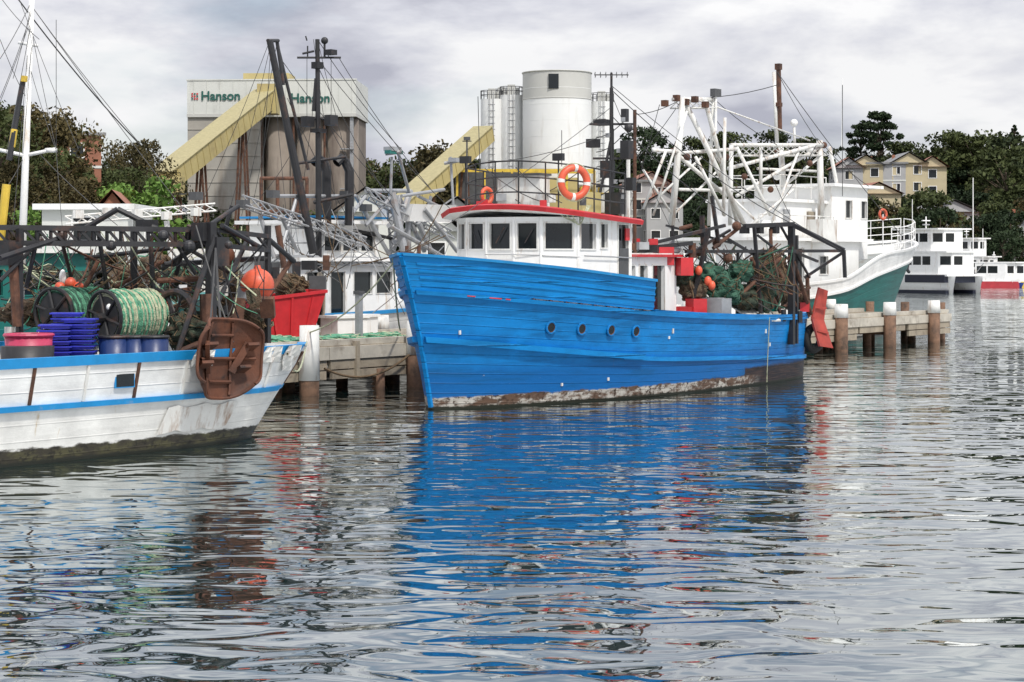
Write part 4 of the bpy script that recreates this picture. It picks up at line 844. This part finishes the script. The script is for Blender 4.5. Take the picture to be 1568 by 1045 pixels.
# ============================================================ LAND / HILLS
def ridge(x):
    return np.interp(x,[-260,-120,-60,-20,10,40,80,120,160,200,320],[14,13,11,13,13,13,15,16,17,18,19])
def hz(x,y):
    shore=265
    t=min(max((y-shore-6)/110,0),1); t=t*t*(3-2*t)
    return 1.3+float(ridge(x))*t+ .8*noise.noise(V(x*.03,y*.03,0))*t
o=Obj('hillside'); rows=[]
for i in range(90):
    x=-320+i*8; rows.append([V(x,y,hz(x,y)) for y in [262,266]+[272+8*k for k in range(20)]+[450,520,700]])
o.p('terrain',GRASSM,True).grid(rows)
o.p('sea_wall',CONC).grid([[V(x,262,-1),V(x,262,1.3)] for x in range(-320,400,20)])
o.done()
o=Obj('quay_ground'); poly=[(-260,96),(-60,96),(8,112),(26,160),(36,205),(46,262.5),(-260,262.5)]
o.p('quay',LAND).prism(poly,-1,1.2); o.done()
def leaves(cent,rad,n,size,rng):
    c=np.repeat(np.array(cent),n,axis=0); rr=np.repeat(np.array(rad),n)
    d=rng.normal(size=c.shape); d/=np.linalg.norm(d,axis=1)[:,None]; d*= (rng.random(len(c))**.45*rr)[:,None]; d[:,2]*=.7
    p=c+d; a=rng.normal(size=p.shape); a/=np.linalg.norm(a,axis=1)[:,None]; b=np.cross(a,rng.normal(size=p.shape)); b/=np.linalg.norm(b,axis=1)[:,None]
    s=size*(.5+rng.random(len(p)))[:,None]
    return np.stack([p-a*s-b*s*.5,p+a*s-b*s*.5,p+a*s*.7+b*s*.5,p-a*s*.7+b*s*.5],1).reshape(-1,3)
def tree_mesh(name,h,r,seed,leaf,kind='round',ncl=34,nl=70,size=.3):
    rng=np.random.default_rng(seed); rd=random.Random(seed); tb=B(BARK)
    cents=[];rads=[]; tb.tube((0,0,-1),(0.1,0,h*.5),h*.03+.05,h*.018,n=8); tb.tube((.1,0,h*.5),(0,.1,h*.9),h*.018,h*.005,n=6)
    for i in range(ncl):
        if kind=='round':
            t=rd.uniform(0,2*math.pi); k=rd.random()**.5; zz=rd.uniform(-1,1); w=math.sqrt(max(0,1-zz*zz*.85))
            c=(r*k*w*math.cos(t),r*k*w*math.sin(t),h*.63+zz*h*.34)
            rads.append(r*rd.uniform(.2,.38))
        elif kind=='umbrella':
            t=rd.uniform(0,2*math.pi); lay=rd.randrange(4); zz=h*(.55+.135*lay); w=r*(1-.2*lay)*rd.uniform(.25,1)
            c=(w*math.cos(t),w*math.sin(t),zz+rd.uniform(-.2,.3)); rads.append(r*rd.uniform(.14,.25))
        else:
            lay=rd.random(); zz=h*(.12+.86*lay); w=r*(1-lay)*rd.uniform(.4,1)+.2; t=rd.uniform(0,2*math.pi)
            c=(w*math.cos(t),w*math.sin(t),zz); rads.append(r*.22*(1.2-lay))
        cents.append(c)
        if i%2==0: tb.tube((0.05,0,h*.35+ (c[2]-h*.35)*.35),c,h*.008,.03,n=5)
    lv=leaves(cents,rads,nl,size,rng); nv=len(tb.v); v=np.vstack([np.array(tb.v),lv]); nq=len(lv)//4
    fs=tb.f+[(nv+4*i,nv+4*i+1,nv+4*i+2,nv+4*i+3) for i in range(nq)]
    me=bpy.data.meshes.new(name); me.from_pydata(v.tolist(),[],fs); me.materials.append(BARK); me.materials.append(leaf)
    mi=np.zeros(len(fs),dtype=np.int32); mi[len(tb.f):]=1; me.polygons.foreach_set('material_index',mi); me.update(); return me
def place(name,me,loc,s=1,rz=0,parent=None,sz=1):
    o=bpy.data.objects.new(name,me); sc.collection.objects.link(o); o.location=loc; o.scale=(s,s,s*sz); o.rotation_euler=(0,0,rz)
    if parent: o.parent=parent
    return o
VAR=[tree_mesh('tree_round_%d'%i,9,4.2,10+i,[LEAF,LEAFD,LEAF,LEAFO,LEAF,LEAFD][i],ncl=38,nl=90,size=.2) for i in range(6)]
e=bpy.data.objects.new('hillside_trees',None); sc.collection.objects.link(e)
k=0
for row in range(11):
    y=270+row*11
    for i in range(60):
        px=R.uniform(-60,1640); x=(px-784)*y/F
        if i%2 and px<900: continue
        if 1270<px<1445 and 318<y<352: continue
        s=R.uniform(.55,1.05)
        place('tree_%d'%k,R.choice(VAR),(x,y+R.uniform(-4,4),hz(x,y)-.5),s,R.uniform(0,6.28),e,R.uniform(.8,1.15)); k+=1
big=tree_mesh('eucalyptus_mesh',13,4.6,77,LEAFO,ncl=60,nl=150,size=.13)
big2=tree_mesh('eucalyptus_mesh_b',12,4.4,78,LEAF,ncl=60,nl=150,size=.13)
for px,top,Y,me,hh in ((42,148,150,big,13),(0,158,140,big2,12),(98,250,160,big2,12),(125,268,150,big,13),(215,203,215,big,13),(64,188,165,big2,12),(-35,150,150,big,13),(160,300,170,big2,12),(22,170,158,big2,12),(60,240,145,big,13),(15,240,138,big,13),(205,255,190,big2,12)):
    t=at(px,top,Y); s=(t.z-1)/hh*.97; place('eucalyptus_tree',me,(t.x,Y,1.1),s if px!=215 else s*.8,R.uniform(0,6),sz=1 if px!=215 else 1.25)
bm=tree_mesh('shrub_mesh',5,2.6,79,LEAFB,ncl=24,nl=110,size=.10)
for px,top,Y in ((212,280,150),(197,290,148),(70,325,105)): t=at(px,top,Y); place('green_shrub',bm,(t.x,Y,1.0),(t.z-1)/5,px)
um=tree_mesh('stone_pine_mesh',14,5.2,81,LEAFD,'umbrella',ncl=46,nl=90,size=.25)
for px,top,Y,s in ((1345,172,362,1.0),(1318,190,368,.75)): t=at(px,top,Y); place('stone_pine',um,(t.x,Y,t.z-14*s),s,px)
npm=tree_mesh('norfolk_pine_mesh',12,3,82,LEAFD,'cone',ncl=70,nl=50,size=.2)
for px,top,Y in ((1552,188,372),(1528,205,378)): t=at(px,top,Y); place('norfolk_pine',npm,(t.x,Y,t.z-12),1,px)
for px,top,Y,s in ((675,226,300,1.5),(985,200,340,1.3),(1120,208,345,1.3),(1240,215,345,1.1),(1450,208,350,1.5),(1500,210,345,1.5),(1548,212,340,1.4),(1390,222,350,1.2),(1180,205,350,1.2),(590,252,330,1.3),(640,248,330,1.2),(1060,215,345,1.1),(1420,300,275,1.2),(1540,230,320,1.5)):
    t=at(px,top,Y); place('broadleaf_tree',VAR[int(px)%6],(t.x,Y,t.z-9*s*.97),s,px)
def house(name,px,top,Y,wd,dp,hgt,wm,rm,rz=0,st=2,gable=True,chim=True):
    t=at(px,top,Y); zb=t.z-hgt-(1.8 if gable else .3); o=Obj(name,(t.x,Y,zb),rz)
    W=o.p('walls',wm);G=o.p('windows',GLASS);x=wd/2
    pl=[(-x,0),(x,0),(x,dp),(-x,dp)]
    for i in range(4):
        l=math.dist(pl[i],pl[(i+1)%4]); n=max(1,int(l/2.4)); ops=[]
        for s_ in range(st):
            z0=hgt/st*s_+.9
            for j in range(n): c=l*(j+.5)/n; ops.append((c-.6,c+.6,z0,z0+1.3))
        wall(W,G,o.p('frames',WHITE),pl[i],pl[(i+1)%4],-6,hgt,ops,inset=.15,fw=.1)
        if not gable and st>1:
            for s_ in range(1,st): 
                a=Vector((*pl[i],hgt/st*s_));b=Vector((*pl[(i+1)%4],hgt/st*s_)); o.p('floor_bands',CLAD).beam(a,b,.12,.25)
    rf=o.p('roof',rm)
    if gable:
        e_=.5; A=[V(-x-e_,-e_,hgt),V(x+e_,-e_,hgt),V(x+e_,dp+e_,hgt),V(-x-e_,dp+e_,hgt),V(0,-e_,hgt+1.8),V(0,dp+e_,hgt+1.8)]
        rf.add(A,[(0,4,5,3),(4,1,2,5),(3,2,1,0)]); o.p('gable_ends',wm).add([V(-x,-.01,hgt),V(x,-.01,hgt),V(0,-.01,hgt+1.6),V(-x,dp,hgt),V(x,dp,hgt),V(0,dp,hgt+1.6)],[(0,1,2),(3,5,4)])
    else:
        rf.box((0,dp/2,hgt+.15),(wd+.8,dp+.8,.3))
    if chim: o.p('chimney',BRICK).box((x*.5,dp*.6,hgt+1.0),(.5,.5,1.4))
    o.done()
GR=mat('light_grey_render',(.38,.38,.38),.85,var=.08,scale=.5); PK=mat('pink_brown_render',(.34,.24,.2),.85,var=.08,scale=.5)
for px,top,wd,wm,rm,g in ((1326,236,5.5,BEIGE,ROOFG,True),(1392,232,5.5,BEIGE,ROOFG,True),(1300,240,4.5,GR,ROOFT,True),(1358,248,6,GR,ROOFG,False),(1428,238,4.5,BEIGE,ROOFT,True)):
    house('hillside_house',px,top,322,wd,8,5.4,wm,rm,R.uniform(-.1,.1),2,g)
house('brick_apartment_block',118,202,190,4.6,9,9,BRICK,ROOFG,.4,3,False,False)
house('apartment_block',998,262,275,6,10,8,PK,ROOFT,.1,3,True); house('apartment_block',1018,290,270,5,9,6,GR,ROOFT,.1,2,True); house('apartment_block',975,275,272,4,9,7,GR,ROOFG,-.1,3,False)
house('hillside_house',1460,305,290,8,7,3.5,GR,ROOFG,.2,1,True); house('hillside_house',1535,318,285,7,7,3,GR,ROOFT,-.2,1,True); house('hillside_house',1345,278,300,7,7,4,BEIGE,ROOFT,.1,1,True)
house('harbour_shed',130,312,102,4.4,7,2.6,CLAD,SILO,0,1,False,False); house('harbour_shed',560,285,140,4,8,4,CLAD,ROOFG,.1,1,True); house('harbour_shed',668,315,140,3.5,8,3,CLAD,ROOFG,.1,1,True); house('brick_house',172,290,140,2.5,6,3,BRICK,ROOFT,.1,1,True,False)
house('harbour_shed',700,300,170,4,8,3,GR,ROOFG,.1,1,True)
# ============================================================ CONCRETE PLANT
def plant():
    org=at(415,400,300); o=Obj('concrete_batching_plant',(org.x,300,0),math.radians(-3))
    zt,zm=30.4,25.0; x0,x1=-12.7,12.9
    lo=o.p('lower_concrete',CONC); lo.box(((x0-1.6)/2-.0,7,zm/2),(abs(x0)-1.6,14,zm))
    for z in range(3,25,2): lo.box((-7.1,-.04,z),(11.2,.10,.08))
    cy=o.p('silo_cylinders',CONCD,True)
    for i in range(3): cy.tube((1.0+4.7*i,3.4,0),(1.0+4.7*i,3.4,zm),2.42,n=40)
    o.p('lower_concrete_rear',CONCD).box((5.6,9,zm/2),(14,10,zm))
    cl=o.p('upper_cladding',CLAD); cl.box(((x0+x1)/2,7,(zm+zt)/2),(x1-x0,14.6,zt-zm))
    o.p('cladding_base_band',SILOG).box(((x0+x1)/2,7,zm+.1),(x1-x0+.1,14.7,.5))
    for k in range(13): cl.box((x0+1+2*k,-.33,(zm+zt)/2),(.06,.05,zt-zm-.1))
    o.p('roof_house',CREAM).box((-1.3,6,zt+.6),(7,6,1.5)); o.p('parapet',CLAD).box((.1,-.3,zt+.05),(x1-x0+.3,.2,.2))
    def sign(x,z,s):
        cu=bpy.data.curves.new('sign_lettering','FONT'); cu.body='Hanson'; cu.size=s; cu.extrude=.04; cu.offset=.035; cu.materials.append(SIGNG)
        t=bpy.data.objects.new('sign_lettering',cu); sc.collection.objects.link(t); t.location=(x,-.42,z); t.rotation_euler=(math.pi/2,0,0); o.kids.append(t)
    sign(-10.6,27.4,1.95); sign(3.0,27.0,1.95)
    for i in range(3):
        for j in range(3): o.p('sign_logo',RED if (i+j)%3 else SIGNG).box((-11.9+.38*i,-.42,27.6+.38*j),(.24,.05,.24))
    pp=o.p('service_pipes',RUST)
    for x in (-1.6,3.3,8.0): pp.tube((x,.7,1),(x,.7,zm),.18)
    o.p('ladder_cage',STEEL).box((12.2,.3,13),(.5,.5,24))
    for z in (8,14,20): o.p('ladder_cage',STEEL).box((11.5,.2,z),(2,1.2,.15))
    o.done()
    def conveyor(name,a,b,Y1,Y2,hh,wd):
        o=Obj(name); A=at(*a,Y1);Bq=at(*b,Y2); o.p('gallery',CREAM).beam(A,Bq,wd,hh); d=(Bq-A).normalized()
        up=V(0,0,1); x=d.cross(up).normalized(); zz=x.cross(d)
        o.p('roof_sheet',mat('conveyor_roof_'+name,(.33,.29,.15),.7)).beam(A+zz*(hh/2+.06),Bq+zz*(hh/2+.06),wd+.4,.1)
        n=int((Bq-A).length/2)
        for k in range(n+1):
            c=A.lerp(Bq,k/n); o.p('gallery_ribs',CREAM).beam(c+zz*hh*.5+x*(wd/2+.03),c-zz*hh*.5+x*(wd/2+.03),.06,.10); o.p('gallery_ribs',CREAM).beam(c+zz*hh*.5-x*(wd/2+.03),c-zz*hh*.5-x*(wd/2+.03),.06,.10)
        for t in (.35,.75):
            c=A.lerp(Bq,t)
            for s_ in (-1,1): o.p('trestles',RUST).beam(c+V(s_*.2,-wd/2,-hh/2),V(c.x+s_*1.2,c.y-wd/2,1),.3); o.p('trestles',RUST).beam(c+V(s_*.2,wd/2,-hh/2),V(c.x+s_*1.2,c.y+wd/2,1),.3)
        return o,A,Bq
    o,A,Bq=conveyor('inclined_conveyor',(248,278),(408,150),262,296,2.6,3.0)
    o.p('hopper_tower',CREAM).box(Bq+V(.3,0,-.2),(3,3.4,4.4)); 
    c=at(262,300,262); o.p('transfer_station',CREAM).box(c+V(-.5,0,1.2),(4,4,2.6)); st=o.p('transfer_legs',RUST)
    for x in (-2,1):
        for y in (-1.5,1.5): st.tube(V(c.x+x,c.y+y,1),V(c.x+x,c.y+y,c.z+.5),.2)
    o.p('chute',GREYD).tube(c+V(-1.5,0,0),c+V(-2.2,0,-2.5),1.0,.4); o.p('catwalk',GREYD).box(c+V(.5,-2,.2),(5,1,.2)); o.done()
    o,A,Bq=conveyor('inclined_conveyor',(612,322),(742,205),236,258,2.0,2.4); o.done()
    def silo(px,top,Y,r,gt=None,rail=True):
        c=at(px,400,Y); zt=at(px,top,Y).z; o=Obj('cement_silo',(c.x,Y,0)); zb=13.0
        s_=o.p('shell',SILO,True); s_.tube((0,0,zb),(0,0,zt if gt is None else gt),r,n=48,cap=False)
        o.p('cap',SILO).tube((0,0,zt-.1),(0,0,zt-.02),r*.99,n=48)
        if gt: o.p('upper_shell',SILOG,True).tube((0,0,gt+.02),(0,0,zt),r*1.0,n=48,cap=False); o.p('joint_ring',SILOG).torus((0,0,gt),r+.02,.06,(0,0,1),n=48,m=6)
        s_.tube((0,0,zb-3.5),(0,0,zb),.7,r,n=48,cap=False)
        for k in range(1,7): s_.torus((0,0,zb+k*(zt-zb)/7),r-.02,.04,(0,0,1),n=48,m=5)
        for k in range(6):
            a=k*math.pi/3+.3; o.p('legs',YEL).tube((r*.92*math.cos(a),r*.92*math.sin(a),1),(r*.92*math.cos(a),r*.92*math.sin(a),zb+.3),.2)
            a2=a+math.pi/3; o.p('bracing',YEL).tube((r*.92*math.cos(a),r*.92*math.sin(a),5),(r*.92*math.cos(a2),r*.92*math.sin(a2),12),.1); o.p('bracing',YEL).tube((r*.92*math.cos(a),r*.92*math.sin(a),12),(r*.92*math.cos(a2),r*.92*math.sin(a2),12),.12)
        if rail:
            pts=[V(r*math.cos(a*math.pi/8),r*math.sin(a*math.pi/8),zt) for a in range(17)]; railing(o.p('top_railing',GREYD),pts,1.1,r=.05,every=.7)
            o.p('filter_unit',SILOG).box((0,0,zt+.7),(1.0,1.0,1.4)); o.p('vent',SILOG).tube((.8,0,zt),(.8,0,zt+1),.25)
            for s2 in (-.25,.25): o.p('ladder',STEEL).tube((s2,-r-.25,zb-2),(s2,-r-.25,zt+.8),.05)
            for k in range(14): o.p('ladder',STEEL).torus((0,-r-.45,zb+k*(zt-zb)/14),.45,.03,(0,0,1),n=12,m=4)
        return o,zt
    o,zt=silo(853,113,260,4.5,gt=at(853,153,260).z,rail=False)
    o.p('hatch_opening',GLASS).box((-.55,-4.46,zt-1.35),(1.3,.25,1.9)); o.p('roof_slab',SILOG,True).tube((0,0,zt),(0,0,zt+.15),4.6,n=48); o.done()
    for px,top,r in ((753,152,1.45),(783,146,1.5),(768,150,1.5),(921,156,1.6)):
        o,_=silo(px,top,262 if px!=768 else 266,r); o.done()
    o=Obj('silo_access_frame'); b=o.p('frame',YEL)
    for i in range(6):
        for y in (250,254): p=at(700+42*i,400,y); b.beam(V(p.x,y,1),V(p.x,y,14.5),.28)
    for z in (6,10,14.5):
        for y in (250,254): a=at(700,400,y);c=at(910,400,y); b.beam(V(a.x,y,z),V(c.x,y,z),.25,.4)
    for i in range(5): a=at(700+42*i,400,250);c=at(742+42*i,400,250); b.beam(V(a.x,250,6),V(c.x,250,10),.15)
    o.p('cladding_panel',CREAM).box(at(830,290,252),(9,.3,3)); o.p('plant_room',GREYD).box(at(745,300,256),(8,6,6)); o.done()
    o=Obj('lamp_mast'); a=at(715,260,150); o.p('pole',GREYD).tube(V(a.x,150,1),at(715,212,150),.1,.06); o.p('lamp',GREYD).box(at(715,212,150),(.5,.3,.25)); o.p('lamp_arm',GREYD).tube(at(708,216,150),at(722,216,150),.04); o.done()
    o=Obj('red_steel_rack'); b=o.p('frame',RUST)
    for px in (400,425,455,470): a=at(px,400,108); b.tube(V(a.x,108,1),V(a.x,108,7.6),.1)
    for z in (4,5.8,7.6): a=at(398,400,108);c=at(472,400,108); b.tube(V(a.x,108,z),V(c.x,108,z),.1)
    o.done()
plant()
for px,Y,c,m_ in ((60,104,2.2,GR),(330,112,2.4,WHITE2),(610,150,2.6,GR)):
    p=at(px,400,Y); o=Obj('site_container',(p.x,Y,1.2),R.uniform(-.2,.2)); b=o.p('body',m_); b.box((0,0,1.3),(5,2.4,2.6))
    for k in range(16): b.box((-2.4+.32*k,-1.23,1.3),(.12,.06,2.4))
    o.p('door',GREYD).box((1.2,-1.27,1.1),(.9,.04,2)); o.done()
# ============================================================ WATER
def water():
    me=bpy.data.meshes.new('water'); s=900
    me.from_pydata([(-s,-60,0),(s,-60,0),(s,1500,0),(-s,1500,0)],[],[(0,1,2,3)])
    m=bpy.data.materials.new('harbour_water'); m.use_nodes=True; nt=m.node_tree; L=nt.links; bs=nt.nodes['Principled BSDF']
    bs.inputs['Base Color'].default_value=(.006,.020,.019,1); bs.inputs['Roughness'].default_value=.9; bs.inputs['Specular IOR Level'].default_value=0
    tc=nd(nt,'ShaderNodeTexCoord')
    def nz(scale,det,dist,sv=(1,1,1),rot=0):
        mp=nd(nt,'ShaderNodeMapping'); mp.inputs['Scale'].default_value=sv; mp.inputs['Rotation'].default_value=(0,0,rot); L.new(tc.outputs['Object'],mp.inputs[0])
        n=nd(nt,'ShaderNodeTexNoise'); n.inputs['Scale'].default_value=scale; n.inputs['Detail'].default_value=det; n.inputs['Roughness'].default_value=.45; n.inputs['Distortion'].default_value=dist; L.new(mp.outputs[0],n.inputs[0]); return n.outputs['Fac']
    a=nz(1.25,.8,1.0,(.75,1.25,1),.2); b=nz(.42,1.0,.5,(.8,1.2,1),-.3); c=nz(3.0,.4,.5,(.8,1.2,1),.1)
    patch=nz(.09,2,.3,(.6,1.4,1),.1)
    mr=nd(nt,'ShaderNodeMapRange'); mr.inputs['From Min'].default_value=.35; mr.inputs['From Max'].default_value=.65; mr.inputs['To Min'].default_value=.5; mr.inputs['To Max'].default_value=1.2; L.new(patch,mr.inputs[0])
    def mul(x):
        q=nd(nt,'ShaderNodeMath',operation='MULTIPLY'); L.new(x,q.inputs[0]); L.new(mr.outputs[0],q.inputs[1]); return q.outputs[0]
    def bump(hgt,dist,prev=None,st=1):
        bp=nd(nt,'ShaderNodeBump'); bp.inputs['Distance'].default_value=dist; bp.inputs['Strength'].default_value=st; L.new(hgt,bp.inputs['Height'])
        if prev: L.new(prev,bp.inputs['Normal'])
        return bp.outputs[0]
    n=bump(b,.062); n=bump(mul(a),.046,n); n=bump(mul(c),.004,n)
    gl=nd(nt,'ShaderNodeBsdfGlossy'); gl.inputs['Color'].default_value=(.94,.965,.965,1); gl.inputs['Roughness'].default_value=.012; L.new(n,gl.inputs['Normal'])
    fr=nd(nt,'ShaderNodeFresnel'); fr.inputs['IOR'].default_value=1.5; L.new(n,fr.inputs['Normal'])
    ma=nd(nt,'ShaderNodeMath',operation='MULTIPLY_ADD'); ma.use_clamp=True; ma.inputs[1].default_value=.85; ma.inputs[2].default_value=.25; L.new(fr.outputs[0],ma.inputs[0])
    mx=nd(nt,'ShaderNodeMixShader'); L.new(ma.outputs[0],mx.inputs[0]); L.new(bs.outputs[0],mx.inputs[1]); L.new(gl.outputs[0],mx.inputs[2])
    L.new(mx.outputs[0],nt.nodes['Material Output'].inputs['Surface'])
    me.materials.append(m); o=bpy.data.objects.new('water',me); sc.collection.objects.link(o)
water()
# ============================================================ WORLD, SUN, CAMERA
el,az=math.radians(52),math.radians(150)
w=bpy.data.worlds.new('World'); sc.world=w; w.use_nodes=True; nt=w.node_tree; L=nt.links; bg=nt.nodes['Background']; bg.inputs['Strength'].default_value=.1
sky=nd(nt,'ShaderNodeTexSky',sky_type='NISHITA'); sky.sun_disc=False; sky.sun_elevation=el; sky.sun_rotation=az
tc=nd(nt,'ShaderNodeTexCoord')
def wn(scale,det,sv,loc=(0,0,0),dist=0,rough=.55):
    mp=nd(nt,'ShaderNodeMapping'); mp.inputs['Scale'].default_value=sv; mp.inputs['Location'].default_value=loc; L.new(tc.outputs['Generated'],mp.inputs[0])
    n=nd(nt,'ShaderNodeTexNoise'); n.inputs['Scale'].default_value=scale; n.inputs['Detail'].default_value=det; n.inputs['Roughness'].default_value=rough; n.inputs['Distortion'].default_value=dist; L.new(mp.outputs[0],n.inputs[0]); return n.outputs['Fac']
n1=wn(7.0,8,(1,1,2.8),(4.4,.9,.35),.15,.55); r=nd(nt,'ShaderNodeValToRGB'); cr=r.color_ramp
cr.elements[0].position=.37; cr.elements[0].color=(.46,.47,.55,1); cr.elements[1].position=.61; cr.elements[1].color=(.93,.93,.94,1)
x=cr.elements.new(.48); x.color=(.67,.68,.745,1); L.new(n1,r.inputs[0])
sc10=nd(nt,'ShaderNodeVectorMath',operation='SCALE'); L.new(r.outputs[0],sc10.inputs[0])
sp=nd(nt,'ShaderNodeSeparateXYZ'); L.new(tc.outputs['Generated'],sp.inputs[0])
mr=nd(nt,'ShaderNodeMapRange'); mr.inputs['From Min'].default_value=0.10; mr.inputs['From Max'].default_value=.5; mr.inputs['To Min'].default_value=10.0; mr.inputs['To Max'].default_value=19; L.new(sp.outputs['Z'],mr.inputs[0]); L.new(mr.outputs[0],sc10.inputs['Scale'])
n2=wn(3.2,6,(1,1,2.6),(8.0,2,1),.2); r2=nd(nt,'ShaderNodeValToRGB'); r2.color_ramp.elements[0].position=.38; r2.color_ramp.elements[1].position=.52; r2.color_ramp.elements[0].color=(.3,.3,.3,1); L.new(n2,r2.inputs[0])
mx=nd(nt,'ShaderNodeMix',data_type='RGBA'); L.new(r2.outputs[0],mx.inputs[0]); L.new(sky.outputs[0],mx.inputs[6]); L.new(sc10.outputs[0],mx.inputs[7]); L.new(mx.outputs[2],bg.inputs['Color'])
sd=V(math.sin(az)*math.cos(el),math.cos(az)*math.cos(el),math.sin(el))
l=bpy.data.lights.new('sun','SUN'); l.energy=3.2; l.angle=math.radians(4); l.color=(1,.95,.88); lo=bpy.data.objects.new('sun',l); sc.collection.objects.link(lo); lo.rotation_euler=sd.to_track_quat('Z','Y').to_euler()
cam=bpy.data.cameras.new('camera'); co=bpy.data.objects.new('camera',cam); sc.collection.objects.link(co); co.location=(0,0,H); co.rotation_euler=(math.pi/2,0,0)
cam.lens=70; cam.sensor_width=36; cam.shift_y=-122/1568; cam.clip_end=3000; cam.clip_start=.5; sc.camera=co
sc.view_settings.view_transform='Standard'; sc.view_settings.look='None'; sc.view_settings.exposure=0
